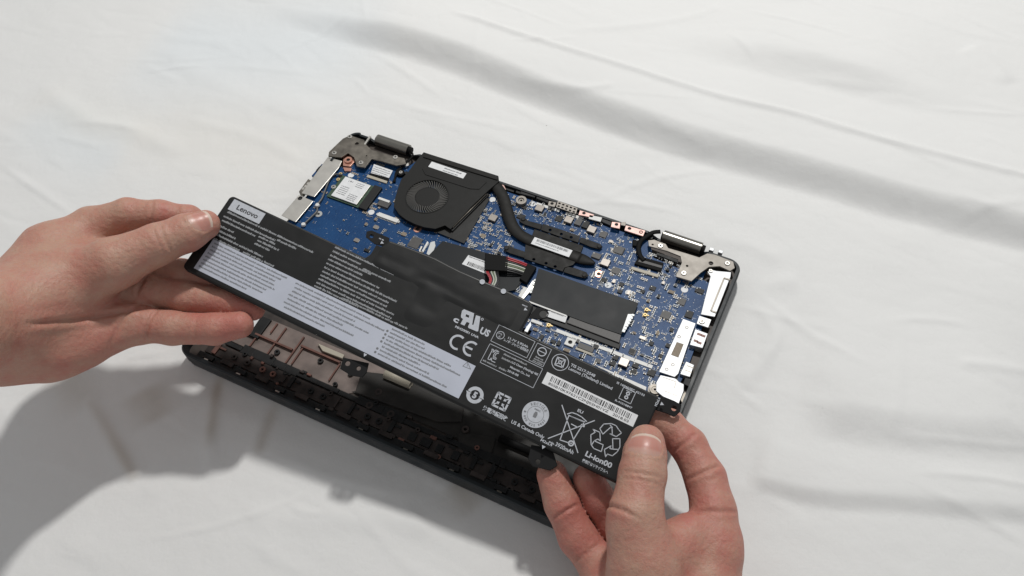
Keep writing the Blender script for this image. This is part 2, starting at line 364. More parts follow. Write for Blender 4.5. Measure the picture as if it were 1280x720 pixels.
        H[near] += wr.uniform(.3, 1.05) * np.exp(-(np.maximum(sd, 0) / w_) ** 2 - (np.minimum(sd, 0) / (w_ * .55)) ** 2) * sstep(t / .35) * sstep((1 - t) / .35)
    # flat where the laptop presses on it
    dx = np.maximum(np.maximum(-P[:, 0], P[:, 0] - 328), 0); dy = np.maximum(np.maximum(P[:, 1], -229 - P[:, 1]), 0); dd = np.hypot(dx, dy)
    H = H * sstep((dd - 1) / 38) - 0.4 * (1 - sstep(dd / 30))
    H = np.where(dd <= 45, np.minimum(H, dd * 0.14 + 0.0) - 0.25, H)
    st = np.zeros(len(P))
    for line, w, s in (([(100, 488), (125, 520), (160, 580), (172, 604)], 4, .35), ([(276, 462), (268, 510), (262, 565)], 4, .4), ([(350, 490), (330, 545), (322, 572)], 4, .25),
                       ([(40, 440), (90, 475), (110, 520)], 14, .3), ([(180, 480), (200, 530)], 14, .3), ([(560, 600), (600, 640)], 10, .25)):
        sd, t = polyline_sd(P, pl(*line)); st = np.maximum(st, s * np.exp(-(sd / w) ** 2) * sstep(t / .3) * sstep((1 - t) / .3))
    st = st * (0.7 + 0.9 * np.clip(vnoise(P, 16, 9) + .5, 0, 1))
    blue = np.zeros(len(P))  # faint bluish tint along two soft bands
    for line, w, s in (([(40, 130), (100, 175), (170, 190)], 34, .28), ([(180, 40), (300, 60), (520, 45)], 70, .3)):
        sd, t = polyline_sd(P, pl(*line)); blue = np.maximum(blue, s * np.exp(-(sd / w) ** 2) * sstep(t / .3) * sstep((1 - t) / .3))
    yel = np.zeros(len(P))  # faint yellowish tint along two soft bands
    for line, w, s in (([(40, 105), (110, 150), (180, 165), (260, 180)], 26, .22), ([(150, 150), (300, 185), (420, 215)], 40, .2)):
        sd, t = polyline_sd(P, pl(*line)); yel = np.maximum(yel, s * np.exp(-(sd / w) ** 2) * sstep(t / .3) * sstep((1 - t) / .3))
    nx, ny = len(xs), len(ys); idx = np.arange(nx * ny).reshape(ny, nx)
    F = np.stack([idx[:-1, :-1], idx[:-1, 1:], idx[1:, 1:], idx[1:, :-1]], -1).reshape(-1, 4)
    me = bpy.data.meshes.new('bed_sheet')
    me.from_pydata(np.c_[P, H].__truediv__(1000).tolist(), [], F.tolist())
    me.polygons.foreach_set('use_smooth', [True] * len(F))
    for nm, v in (('stain', st), ('blue_tint', blue), ('yellow_tint', yel)):
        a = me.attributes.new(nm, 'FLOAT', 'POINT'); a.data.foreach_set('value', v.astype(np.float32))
    M_ = bpy.data.materials.new('white_cotton'); M_.use_nodes = True; nt = M_.node_tree; L = nt.links.new
    b = nt.nodes['Principled BSDF']; b.inputs['Roughness'].default_value = 0.85; b.inputs['Specular IOR Level'].default_value = 0.15
    tc = nt.nodes.new('ShaderNodeTexCoord')
    n = nt.nodes.new('ShaderNodeTexNoise'); n.inputs['Scale'].default_value = 9; n.inputs['Detail'].default_value = 6; L(tc.outputs['Object'], n.inputs['Vector'])
    mx = nt.nodes.new('ShaderNodeMix'); mx.data_type = 'RGBA'; mx.inputs['A'].default_value = (0.745, 0.745, 0.735, 1); mx.inputs['B'].default_value = (0.795, 0.795, 0.785, 1); L(n.outputs['Fac'], mx.inputs['Factor'])
    prev = mx.outputs['Result']
    for nm, c in (('stain', (0.4, 0.33, 0.25, 1)), ('blue_tint', (0.66, 0.75, 0.82, 1)), ('yellow_tint', (0.80, 0.75, 0.66, 1))):
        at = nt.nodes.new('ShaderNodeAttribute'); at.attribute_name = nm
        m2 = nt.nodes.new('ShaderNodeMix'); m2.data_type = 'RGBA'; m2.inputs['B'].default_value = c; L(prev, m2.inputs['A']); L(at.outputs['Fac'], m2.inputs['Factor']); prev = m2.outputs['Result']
    # rare lint specks
    vo = nt.nodes.new('ShaderNodeTexVoronoi'); vo.inputs['Scale'].default_value = 14; L(tc.outputs['Object'], vo.inputs['Vector'])
    lt = nt.nodes.new('ShaderNodeMath'); lt.operation = 'LESS_THAN'; lt.inputs[1].default_value = 0.011; L(vo.outputs['Distance'], lt.inputs[0])
    m3 = nt.nodes.new('ShaderNodeMix'); m3.data_type = 'RGBA'; m3.inputs['B'].default_value = (0.25, 0.24, 0.22, 1); L(prev, m3.inputs['A']); L(lt.outputs[0], m3.inputs['Factor'])
    L(m3.outputs['Result'], b.inputs['Base Color'])
    w1 = nt.nodes.new('ShaderNodeTexWave'); w1.inputs['Scale'].default_value = 900; w1.bands_direction = 'X'; w1.inputs['Distortion'].default_value = 1.5
    w2 = nt.nodes.new('ShaderNodeTexWave'); w2.inputs['Scale'].default_value = 900; w2.bands_direction = 'Y'; w2.inputs['Distortion'].default_value = 1.5
    L(tc.outputs['Object'], w1.inputs['Vector']); L(tc.outputs['Object'], w2.inputs['Vector'])
    ad = nt.nodes.new('ShaderNodeMath'); L(w1.outputs['Fac'], ad.inputs[0]); L(w2.outputs['Fac'], ad.inputs[1])
    n3 = nt.nodes.new('ShaderNodeTexNoise'); n3.inputs['Scale'].default_value = 70; n3.inputs['Detail'].default_value = 7; n3.inputs['Roughness'].default_value = 0.55; L(tc.outputs['Object'], n3.inputs['Vector'])
    b1 = nt.nodes.new('ShaderNodeBump'); b1.inputs['Distance'].default_value = 0.00008; b1.inputs['Strength'].default_value = 0.5; L(ad.outputs[0], b1.inputs['Height'])
    b2 = nt.nodes.new('ShaderNodeBump'); b2.inputs['Distance'].default_value = 0.0012; b2.inputs['Strength'].default_value = 0.55; L(n3.outputs['Fac'], b2.inputs['Height'])
    mpw = nt.nodes.new('ShaderNodeMapping'); mpw.inputs['Rotation'].default_value = (0, 0, math.radians(4)); mpw.inputs['Scale'].default_value = (1, 2.6, 1); L(tc.outputs['Object'], mpw.inputs[0])
    n4 = nt.nodes.new('ShaderNodeTexNoise'); n4.noise_type = 'RIDGED_MULTIFRACTAL'; n4.inputs['Scale'].default_value = 13; n4.inputs['Detail'].default_value = 5; n4.inputs['Roughness'].default_value = 0.5; n4.inputs['Distortion'].default_value = 0.6
    L(mpw.outputs[0], n4.inputs['Vector'])
    b3 = nt.nodes.new('ShaderNodeBump'); b3.inputs['Distance'].default_value = 0.0026; b3.inputs['Strength'].default_value = 0.6; L(n4.outputs['Fac'], b3.inputs['Height'])
    L(b1.outputs[0], b2.inputs['Normal']); L(b2.outputs[0], b3.inputs['Normal']); L(b3.outputs[0], b.inputs['Normal'])
    me.materials.append(M_)
    o = bpy.data.objects.new('bed_sheet', me); COL.objects.link(o)
    o['kind'] = 'structure'; o['label'] = 'creased white cotton sheet spread under the laptop'; o['category'] = 'sheet'
build_sheet()

# ------------------------------------------------------------------ the laptop
LAP = bpy.data.objects.new('laptop', None); COL.objects.link(LAP); LAP.location = (0.164, -0.1145, 0); LAP['pinv'] = 1
LAP['label'] = 'open black laptop lying lid down with its blue motherboard and fan bare'; LAP['category'] = 'laptop'
LW, LD = 328.0, 229.0
RIM = 16.0; ZB = 10.5      # rim height and top face of the motherboard

# lid underneath, with a soft edge
MB().prism(rrect(0.8, LW - 0.8, -LD + 0.4, -0.8, 9), 0.3, 5.6).build('lid', 'lid_paint', LAP, bevel=1.2, seg=3)
# keyboard deck seen from inside
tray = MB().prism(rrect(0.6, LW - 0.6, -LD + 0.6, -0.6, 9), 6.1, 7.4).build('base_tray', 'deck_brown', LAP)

def rim_piece(a, b, top, name='rim_wall', thick=2.6, z0=6.1, outer=None):
    """wall between perimeter indices a..b; top(x, y) gives its height"""
    out = PERIM_O[a:b + 1]; inn = PERIM_I[a:b + 1]; n = len(out)
    vs = []
    for (ox, oy), (ix, iy) in zip(out, inn):
        t = top(ox, oy); mx_, my_ = ox + (ix - ox) * .3, oy + (iy - oy) * .3
        vs += [(ox, oy, z0), (ox, oy, t - 1.2), (mx_, my_, t), (ix, iy, t), (ix, iy, z0)]
    fs = []
    for i in range(n - 1):
        for k in range(5):
            p, q = i * 5 + k, i * 5 + (k + 1) % 5; fs.append((p, p + 5, q + 5, q))
    fs.append(tuple(range(5))[::-1]); fs.append(tuple(range((n - 1) * 5, n * 5)))
    mb = MB().add(vs, fs); return mb.build(name, 'rim_plastic', tray)
def perim(off, r):
    # counter-clockwise from the back right corner, straight runs subdivided
    pts = []
    x0, x1, y0, y1 = off, LW - off, -LD + off, -off
    cs = ((x1 - r, y1 - r, 0), (x0 + r, y1 - r, 90), (x0 + r, y0 + r, 180), (x1 - r, y0 + r, 270))
    runs = []
    for i, (cx, cy, a) in enumerate(cs):
        arc = [(cx + r * math.cos(math.radians(a + 90 * k / 8)), cy + r * math.sin(math.radians(a + 90 * k / 8))) for k in range(9)]
        pts += arc
        nx_, ny_, a2 = cs[(i + 1) % 4]; st = (nx_ + r * math.cos(math.radians(a2)), ny_ + r * math.sin(math.radians(a2)))
        for k in range(1, 40): pts.append((arc[-1][0] + (st[0] - arc[-1][0]) * k / 40, arc[-1][1] + (st[1] - arc[-1][1]) * k / 40))
    pts.append(pts[0]); return pts
PERIM_O = perim(0, 9.5); PERIM_I = perim(2.7, 6.8)
# order: arc0 0-8, back run 9-47, arc1 48-56, left run 57-95, arc2 96-104, front 105-143, arc3 144-152, right 153-191, 192
def back_top(x, y):
    if 18 < x < 56 or 263 < x < 300: return 9.0
    return 13.4
rim_piece(0, 49, back_top)
rim_piece(49, 61, lambda x, y: 15.3 if y > -9 or x > 12 else 14.2)
rim_piece(61, 75, lambda x, y: 8.6)
rim_piece(75, 100, lambda x, y: 8.6 if y > -112 else RIM)
rim_piece(100, 148, lambda x, y: RIM)
rim_piece(148, 192, lambda x, y: RIM)

# pale shaped frame of the deck, seen at the left below the battery
def deck():
    poly = [(16, -204), (16, -178), (150, -178), (150, -190), (135, -198), (121, -206)]
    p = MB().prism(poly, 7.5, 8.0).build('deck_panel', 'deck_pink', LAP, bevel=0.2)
    ribs = []
    for n, w, h, pts in (('x', 1.3, 2.2, ((420, 115), (615, 200))), ('x', 1.3, 2.2, ((660, 180), (870, 265))),
                         ('y', 1.0, 1.8, ((390, 180), (440, 110))), ('y', 1.0, 1.8, ((480, 220), (585, 85))), ('y', 1.0, 1.8, ((580, 270), (675, 130))),
                         ('y', 1.0, 1.8, ((612, 275), (668, 190))), ('y', 1.0, 1.8, ((805, 360), (870, 275))), ('y', 1.0, 1.8, ((500, 110), (535, 60)))):
        a, b = UP('J', 9.5, *pts)
        q = MB()
        if n == 'x': q.box(a[0], b[0], (a[1] + b[1]) / 2 - w / 2, (a[1] + b[1]) / 2 + w / 2, 8.0, 8.0 + h)
        else: q.box((a[0] + b[0]) / 2 - w / 2, (a[0] + b[0]) / 2 + w / 2, min(a[1], b[1]), max(a[1], b[1]), 8.0, 8.0 + h - .15)
        q.build('rib', 'rib_brown', p)
    for q in ((535, 213), (765, 258), (925, 325)):
        c = UP('J', 9, q)[0]; MB().ring(c[0], c[1], 8.0, 9.6, 0.9, 2.0, 16).build('screw_boss', 'hole_dark', p)
    # block and printed tag beside the finger
    c = UP('J', 9.5, (330, 120), (500, 40), (440, 110), (380, 100)); 
    MB().prism(UP('J', 10, (350, 110), (430, 140), (505, 40), (430, 10)), 8.0, 10).build('speaker_box', 'black_plastic', LAP, bevel=.4)
    t = MB().prism(UP('J', 10.2, (385, 88), (402, 95), (458, 12), (400, 0)), 10.05, 10.2).build('paper_tag', 'white_paper', LAP)
    return p
DECK = deck()

def screw_mesh(r, m1='steel', h=0.7, key=[0]):
    q = MB(); q.cyl(0, 0, 0, h * .6, r, 20, 0); q.cyl(0, 0, h * .6, h, r, 20, 0, r1=r * .8)
    for a, b in ((.62, .16), (.16, .62)): q.box(-r * a, r * a, -r * b, r * b, h - .02, h + .03, 1)
    return q.mesh('screw', [m1, 'hole_dark'])
SCREW = screw_mesh(2.0); SCREW_S = screw_mesh(1.5); SCREW_D = screw_mesh(1.7, 'cooler_black')
def screw(zoom, pt, z, parent, me=None):
    c = UP(zoom, z, pt)[0]; put('screw', me or SCREW, parent, (c[0], c[1], z), rz=random.random() * 1.5)

# front of the tray: long dark strips, clips, plates
def front():
    # black gasket strip, wavy
    pts = [(24, -206.5)]
    q = MB(); x = 24
    while x < 300:
        w = random.uniform(9, 22); d = random.choice((0, 1.6, 2.4)); q.box(x, x + w, -208.5 - d * .4, -205.2 + d, 8.0, 9.2 + random.uniform(0, 1.2)); x += w
    q.build('gasket_strip', 'black_plastic', LAP, bevel=.25)
    q = MB(); q.box(14, 314, -219.0, -209.4, 7.5, 9.2)
    q.build('front_beam', 'strip_brown', LAP, bevel=.4)
    beam = LAP.children[-1] if False else None
    x = 20
    i = 0
    while x < 306:
        w = random.uniform(3, 9); q = MB(); k = random.random()
        if k < .35: q.box(x, x + w, -217.5, -212, 9.25, 10.2 + random.random())
        elif k < .6: q.ring(x + 2, -214.5, 9.25, 10.6, .9, 2.2, 14)
        else: q.box(x, x + w * .4, -218.4, -210.2, 9.25, 10.9); q.box(x + w * .4, x + w, -213.2, -211.6, 9.25, 10.3)
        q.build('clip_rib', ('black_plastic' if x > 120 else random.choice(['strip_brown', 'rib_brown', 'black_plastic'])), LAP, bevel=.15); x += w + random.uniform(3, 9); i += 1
    # ledge inside the front wall with clip hooks
    MB().box(12, 316, -225.9, -220.0, 7.5, 10.6).build('front_ledge', 'black_plastic', LAP, bevel=.4)
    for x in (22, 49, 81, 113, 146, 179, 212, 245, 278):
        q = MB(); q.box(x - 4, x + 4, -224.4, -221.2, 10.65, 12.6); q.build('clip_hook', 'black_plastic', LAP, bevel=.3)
        MB().box(x - 1.6, x + 1.6, -226.2, -224.6, 12.65, 13.3).build('slot_light_patch', 'steel' if x < 130 else 'hinge_dark', LAP, bevel=.1)  # added boxes, pale at left, standing for light through the clip slots
    for x in (36, 65, 97, 130, 162, 195, 228, 262):
        MB().box(x - 5, x + 5, -222.5, -219.4, 10.65, 11.8).build('clip_rib', 'strip_brown', LAP, bevel=.3)
    for i in range(46):
        x = random.uniform(18, 308); y = random.choice((-204.2, -209.6, -219.6)) + random.uniform(-.8, .8); w = random.uniform(1.2, 5); q = MB(); h_ = 9.3 + random.uniform(.6, 2.2)
        if random.random() < .3: q.ring(x, y, 8.2, h_, .7, 1.7, 12)
        else: q.box(x, x + w, y - random.uniform(.4, 1.3), y + random.uniform(.4, 1.3), 8.2, h_)
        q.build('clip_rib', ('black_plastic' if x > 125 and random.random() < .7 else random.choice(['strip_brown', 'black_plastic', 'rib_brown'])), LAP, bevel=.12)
    # touchpad carrier plates further right, in the shade of the battery
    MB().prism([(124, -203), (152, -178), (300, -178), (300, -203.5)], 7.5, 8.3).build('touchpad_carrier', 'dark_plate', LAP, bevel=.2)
    p = UP('K', 9.5, (580, 330), (720, 350), (690, 450), (575, 410))
    MB().prism(p, 8.4, 9.3).build('touchpad_bracket', 'dark_plate', LAP, bevel=.2)
    a, b = UP('K', 11, (240, 110), (520, 230))
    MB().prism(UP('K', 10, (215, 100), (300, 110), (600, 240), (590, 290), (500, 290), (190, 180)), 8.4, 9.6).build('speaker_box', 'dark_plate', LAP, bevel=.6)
    for pt in ((280, 180), (245, 230), (325, 262), (605, 320), (585, 460), (840, 515), (770, 545)):
        c = UP('K', 9.6, pt)[0]; MB().ring(c[0], c[1], 7.6, 9.9, 1.1, 2.5, 18).build('screw_boss', 'strip_brown', LAP)
    c = UP('K', 11, (345, 145)); x, y = c[0]
    q = MB(); q.tube([(x - 10, y + 3, 11), (x + 10, y + 3, 11)], 3.2, 18); q.build('foam_pad', 'cream', LAP)
    p = UP('J', 10.5, (750, 165), (890, 225), (880, 245), (775, 205))
    MB().prism(p, 8.2, 10.4).build('foam_pad', 'cream', LAP, bevel=.3)
    # cable sleeve and connector in the dark on the right
    x, y = UP('K', 10, (800, 400))[0]
    MB().tube([(x - 14, y + 3, 10), (x + 12, y + 3, 10)], 2.6, 14).build('cable_sleeve', 'cable_black', LAP)
front()

# ---- motherboard
def BU(n, *p): return UP(n, ZB, *p)
bp = [(6, -36), (13, -36), (13, -17), (24, -14), (60, -14), (63, -6), (134, -6), (260, -7), (268, -20), (292, -22), (300, -16), (306, -16), (306, -24), (317, -26), (320, -96), (318, -126),
      (214, -126), (214, -112), (206, -112), (206, -138), (118, -138), (118, -112), (60, -112), (20, -112), (3, -100), (3, -44)]
BOARD = MB().prism(bp, ZB - 1.2, ZB).build('motherboard', 'board_blue', LAP, bevel=0.1)

CH = {}
def chip(zoom, pt, w, d, h, m_='chip_black', z0=ZB, name=None, rz=0):
    key = (w, d, h, m_)
    if key not in CH:
        q = MB()
        if m_ == 'inductor':
            q.box(-w / 2, w / 2, -d / 2, d / 2, 0, h * .35, 1); q.box(-w / 2 + .15, w / 2 - .15, -d / 2 + .15, d / 2 - .15, h * .35, h, 0)
            mats = ['inductor', 'chip_black']
        else:
            q.box(-w / 2, w / 2, -d / 2, d / 2, 0, h, 0); mats = [m_, 'solder']
            if min(w, d) > 3.2 and m_.startswith('chip'):
                n = int(w / 1.0)
                for i in range(n):
                    x = -w / 2 + (i + .5) * w / n
                    q.box(x - .2, x + .2, -d / 2 - .55, -d / 2 - .01, 0, .25, 1); q.box(x - .2, x + .2, d / 2 + .01, d / 2 + .55, 0, .25, 1)
                q.cyl(-w / 2 + .8, d / 2 - .8, h, h + .01, .35, 10, 1)
        CH[key] = q.mesh('chip', mats)
    c = UP(zoom, z0 + h, pt)[0]
    put(name or ('inductor' if m_ == 'inductor' else 'chip'), CH[key], BOARD, (c[0], c[1], z0), bevel=.12, rz=rz)
for pt in ((280, 255), (467, 330), (615, 392), (703, 605)): chip('C', pt, 6.4, 6.0, 2.6, 'inductor')
chip('B', (700, 523), 6.2, 6.0, 2.4, 'inductor')
chip('F', (205, 372), 6.4, 6.0, 3.0, 'inductor')
for pt, w, d, h, mm in (((405, 322), 5.2, 5.2, 1.0, 'chip_black'), ((530, 345), 5, 6, 1.8, 'chip_grey'), ((575, 362), 4.6, 6, 1.8, 'chip_black'), ((690, 425), 5.4, 5.4, 1.0, 'chip_grey'), ((790, 525), 6.5, 6.5, 1.0, 'chip_grey'),
                        ((645, 562), 6.5, 4.5, 1.4, 'chip_grey'), ((770, 658), 6, 5.4, .9, 'chip_grey'), ((160, 310), 6, 4, 1.2, 'chip_black')):
    chip('C', pt, w, d, h, mm)
for pt, w, d, h, mm in (((175, 268), 7.5, 6, .9, 'chip_black'), ((578, 600), 5, 5.6, .9, 'chip_grey'), ((692, 530), 6, 3.8, 1.0, 'chip_black'), ((625, 682), 5, 5.6, 1.2, 'chip_black'), ((475, 685), 6.4, 6.2, 1.0, 'chip_grey'),
                        ((385, 515), 3.4, 2.8, .9, 'chip_black'), ((325, 535), 3, 2.6, .9, 'chip_black'), ((190, 490), 3.2, 3.2, 1.0, 'chip_black'), ((180, 535), 3.2, 3, 1.0, 'chip_black')):
    chip('D', pt, w, d, h, mm)
for pt, w, d, h, mm in (((262, 305), 4.2, 4.4, .9, 'chip_grey'), ((383, 440), 5, 4.6, 1.1, 'chip_black'), ((280, 392), 4, 3.6, 1.2, 'chip_black'), ((268, 432), 4, 3.4, 1.0, 'chip_black'), ((152, 342), 3.8, 3.4, 1.2, 'chip_black'), ((132, 378), 3.8, 3.4, 1.2, 'chip_black'),
                        ((440, 330), 2.4, 2.4, .9, 'chip_black'), ((487, 265), 2.6, 3, .9, 'chip_black'), ((512, 165), 2.6, 3, .8, 'chip_black')):
    chip('F', pt, w, d, h, mm)
for pt, w, d in (((905, 205), 4, 3.4), ((895, 560), 3, 3), ((840, 225), 3, 2.4), ((770, 610), 3.6, 3.2), ((300, 560), 2.6, 3.2), ((265, 548), 3.6, 2.4), ((190, 520), 2.6, 3.8)): chip('E', pt, w, d, 1.0, 'chip_black')
chip('A', (720, 535), 9.5, 6.0, 2.0, 'chip_grey', name='connector')
chip('H', (920, 375), 8.5, 9.5, .8, 'chip_grey')

# many middling packages scattered between the named ones
taken = [(20, 56, -70, -42), (66, 133, -64, 0), (194, 276, -104, -62), (168, 234, -70, -22), (255, 320, -26, 0), (302, 320, -126, -26), (240, 275, -40, -12)] + [(o.location.x * 1000 - 4.5, o.location.x * 1000 + 4.5, o.location.y * 1000 - 4.5, o.location.y * 1000 + 4.5) for o in BOARD.children]
PK = {}
for i in range(900):
    x = random.uniform(60, 304); y = random.uniform(-120, -14); w, d, h = random.choice(((2.4, 1.6, .9), (3.0, 2.2, 1.0), (2.0, 3.2, 1.1), (3.6, 3.2, .9), (1.8, 2.6, 1.3), (4.2, 2.4, 1.1)))
    if any(a - w / 2 < x < b + w / 2 and c - d / 2 < y < e + d / 2 for a, b, c, e in taken) or (x < 130 and random.random() < .6): continue
    mt_ = random.choice(('chip_black', 'chip_black', 'chip_grey', 'tan_foil', 'inductor'))
    if (w, d, h, mt_) not in PK:
        q = MB().box(-w / 2, w / 2, -d / 2, d / 2, 0, h)
        for s_ in (-1, 1): q.box(s_ * (w / 2 + .02), s_ * (w / 2 + .4), -d * .38, d * .38, 0, h * .5, 1)
        PK[(w, d, h, mt_)] = q.mesh('chip', [mt_, 'solder'])
    put('chip', PK[(w, d, h, mt_)], BOARD, (x, y, ZB), bevel=.1); taken.append((x - w / 2 - 2.5, x + w / 2 + 2.5, y - d / 2 - 2.0, y + d / 2 + 2.0))
    if len(taken) > 135: break
# round white labels on the board
DOT = MB().cyl(0, 0, 0, .12, 2.5, 24).mesh('dot_label', ['white_paper'])
for zz, pt in (('A', (508, 355)), ('A', (638, 593)), ('B', (697, 409)), ('C', (235, 231)), ('E', (618, 187)), ('E', (750, 236)), ('D', (595, 525))):
    c = UP(zz, ZB, pt)[0]; put('dot_label', DOT, BOARD, (c[0], c[1], ZB + .02))
# screw rings in copper
RING = MB().ring(0, 0, 0, .35, 1.5, 3.0).cyl(0, 0, 0, .05, 1.5, 18, 1).mesh('screw_hole', ['copper', 'hole_dark'])
for zz, pt in (('A', (935, 703)), ('C', (660, 682))):
    c = UP(zz, ZB, pt)[0]; put('screw_hole', RING, BOARD, (c[0], c[1], ZB + .02))
c = UP('A', ZB, (300, 606))[0]; MB().ring(*c, ZB + .02, ZB + .5, 1.0, 2.9).cyl(*c, ZB + .02, ZB + .3, 1.0, 14, 1).build('washer', ['solder', 'hole_dark'], BOARD)
c = UP('C', ZB + 3.5, (162, 205))[0]; MB().ring(*c, ZB + .02, ZB + 3.5, 2.3, 4.1).cyl(*c, ZB + .02, ZB + 2.2, 2.3, 18, 1).ring(*c, ZB + 2.3, ZB + 2.8, .9, 1.8, mi=2).build('screw_post', ['hinge_light', 'hole_dark', 'hinge_light'], BOARD)
c = UP('F', ZB + 2.4, (405, 548))[0]; MB().ring(*c, ZB + .02, ZB + 1.2, 3.4, 4.6, mi=1).ring(*c, ZB + .02, ZB + 2.4, 2.2, 3.3).ring(*c, ZB + .02, ZB + 2.2, .8, 2.0).build('screw_post', ['hinge_dark', 'hinge_light'], BOARD)
# gold coaxial sockets
for zz, pt in (('E', (236, 445)), ('E', (866, 345)), ('E', (855, 378))):
    c = UP(zz, ZB + 1, pt)[0]; MB().box(c[0] - 1.4, c[0] + 1.4, c[1] - 1.4, c[1] + 1.4, ZB, ZB + .4).ring(*c, ZB + .4, ZB + 1.5, .6, 1.3, 14).box(c[0] + 1.0, c[0] + 2.6, c[1] + .4, c[1] + 1.2, ZB, ZB + .5).build('coaxial_socket', 'gold', BOARD)
def rect(n, z, *pts):
    q = UP(n, z, *pts); return min(a for a, b in q), max(a for a, b in q), min(b for a, b in q), max(b for a, b in q)
# flat white strips and connectors
x0, x1, y0, y1 = rect('E', ZB, (290, 470), (905, 708)); MB().box(x0, x1, -106.2, -103.6, ZB + .02, ZB + .5).build('white_strip', 'white_plastic', BOARD)
MB().prism(UP('F', ZB, (0, 385), (90, 420), (350, 535), (345, 560)), ZB + .02, ZB + .4).build('white_strip', 'white_plastic', BOARD)
MB().prism(UP('C', ZB, (262, 222), (412, 270), (405, 284), (255, 238)), ZB + .02, ZB + .4).build('white_strip', 'white_plastic', BOARD)
MB().prism(UP('C', ZB, (452, 285), (565, 320), (558, 338), (446, 302)), ZB + .02, ZB + .4).build('white_strip', 'white_plastic', BOARD)
MB().prism(UP('C', ZB, (580, 292), (682, 325), (672, 350), (570, 318)), ZB + .02, ZB + .4).build('white_strip', 'white_plastic', BOARD)
# white flat-cable socket under the fan
q = MB(); c = UP('A', ZB + 1.5, (680, 603), (808, 652)); xa, ya = c[0]; xb, yb = c[1]
q.box(xa, xb, yb - 1.2, yb + 2.2, ZB, ZB + 1.5); q.box(xa - 1.3, xa - .02, yb - .6, yb + 1.4, ZB, ZB + 1.1, 1); q.box(xb + .02, xb + 1.3, yb - .6, yb + 1.4, ZB, ZB + 1.1, 1)
for i in range(14):
    x = xa + 1 + i * (xb - xa - 2) / 13; q.box(x - .25, x + .25, yb - 2.3, yb - 1.21, ZB, ZB + .5, 1)
q.build('ribbon_socket', ['white_plastic', 'solder'], BOARD)
c = UP('A', ZB + 2.3, (720, 513))[0]; MB().box(c[0] - 5, c[0] + 5, c[1] - 1, c[1] + 1, ZB + 2.02, ZB + 2.4).build('connector_latch', 'white_plastic', BOARD)
# small sockets at the front edge
c = UP('E', ZB + 1.2, (374, 553))[0]; MB().prism([(c[0] - 3.2, c[1] - 3), (c[0] + 3.2, c[1] - 3), (c[0] + 3.2, c[1] + 3), (c[0] - 3.2, c[1] + 3)], ZB, ZB + 1.2, holes=[circ(c[0], c[1], 1.5)]).cyl(c[0], c[1], ZB + .05, ZB + .2, 1.6, 14, 1).build('screw_nut', ['white_plastic', 'hole_dark'], BOARD)
c = UP('E', ZB + 1.2, (470, 595))[0]; MB().box(c[0] - 5.5, c[0] + 5.5, c[1] - 1, c[1] + 3, ZB, ZB + 1.4).box(c[0] - 6, c[0] + 6, c[1] - 2.8, c[1] - 1.05, ZB, ZB + .9, 1).build('ribbon_socket', ['chip_grey', 'cream'], BOARD)

# ---- tiny surface-mount parts, pads and print: uncountable
def smd():
    keep = [(20, 46, -68, -43), (70, 131, -62, 0), (196, 274, -101, -62), (172, 232, -68, -24)]
    q = MB(); pads = MB()
    def dens(x, y):
        if x < 20: return .25
        if x < 70: return .10 if y < -70 else .3
        if x < 130: return .3 if y < -62 else .05
        return 1.0
    n = 0; tries = 0
    while n < 1350 and tries < 30000:
        tries += 1
        x = random.uniform(8, 317); y = random.uniform(-124, -8)
        if any(a < x < b and c_ < y < d for a, b, c_, d in keep): continue
        cl = 0.5 + 0.5 * math.sin(x * .21 + 3 * math.sin(y * .13)) * math.sin(y * .27 + 2 * math.sin(x * .09))
        if random.random() > dens(x, y) * (0.25 + cl): continue
        if y > -16 and (x < 64 or x > 255): continue
        if x > 302 and y > -64: continue
        k = random.choice((1, 1, 1, 2, 3, 4)); rot = random.random() < .5
        l, w, h = random.choice(((1.0, .55, .5), (1.0, .55, .5), (.7, .4, .35), (1.7, .9, .8), (1.5, 1.2, .6)))
        mi = random.choice((0, 0, 1, 2, 2))
        for j in range(k):
            dx, dy = (0, j * (w + .45)) if not rot else (j * (w + .45), 0)
            hx, hy = (l / 2, w / 2) if not rot else (w / 2, l / 2)
            X, Y = x + dx, y + dy
            q.box(X - hx * (.55 if not rot else 1), X + hx * (.55 if not rot else 1), Y - hy * (1 if not rot else .55), Y + hy * (1 if not rot else .55), ZB, ZB + h, mi)
            for s_ in (-1, 1):
                if not rot: q.box(X + s_ * hx * .551, X + s_ * hx * 1.05, Y - hy * 1.05, Y + hy * 1.05, ZB, ZB + h * .96, 3)
                else: q.box(X - hx * 1.05, X + hx * 1.05, Y + s_ * hy * .551, Y + s_ * hy * 1.05, ZB, ZB + h * .96, 3)
        n += 1
    q.build('surface_mount_parts', ['tan_body', 'chip_black', 'chip_grey', 'solder'], BOARD, kind='stuff')
    n = 0
    while n < 1500:
        x = random.uniform(8, 317); y = random.uniform(-124, -8)
        if any(a < x < b and c_ < y < d for a, b, c_, d in keep): continue
        if random.random() > dens(x, y) * .8 + .12: continue
        if y > -16 and (x < 64 or x > 255): continue
        k = random.random()
        if k < .4: l, w = random.uniform(.8, 3), .14
        elif k < .55: l, w = random.uniform(.5, 1.0), random.uniform(.3, .5)
        else: l, w = .35, .35
        if random.random() < .5: l, w = w, l
        pads.box(x - l / 2, x + l / 2, y - w / 2, y + w / 2, ZB + .001, ZB + .03, 0 if k < .5 else 1); n += 1
    pads.build('board_print', ['white_paper', 'solder'], BOARD, kind='stuff')
smd()

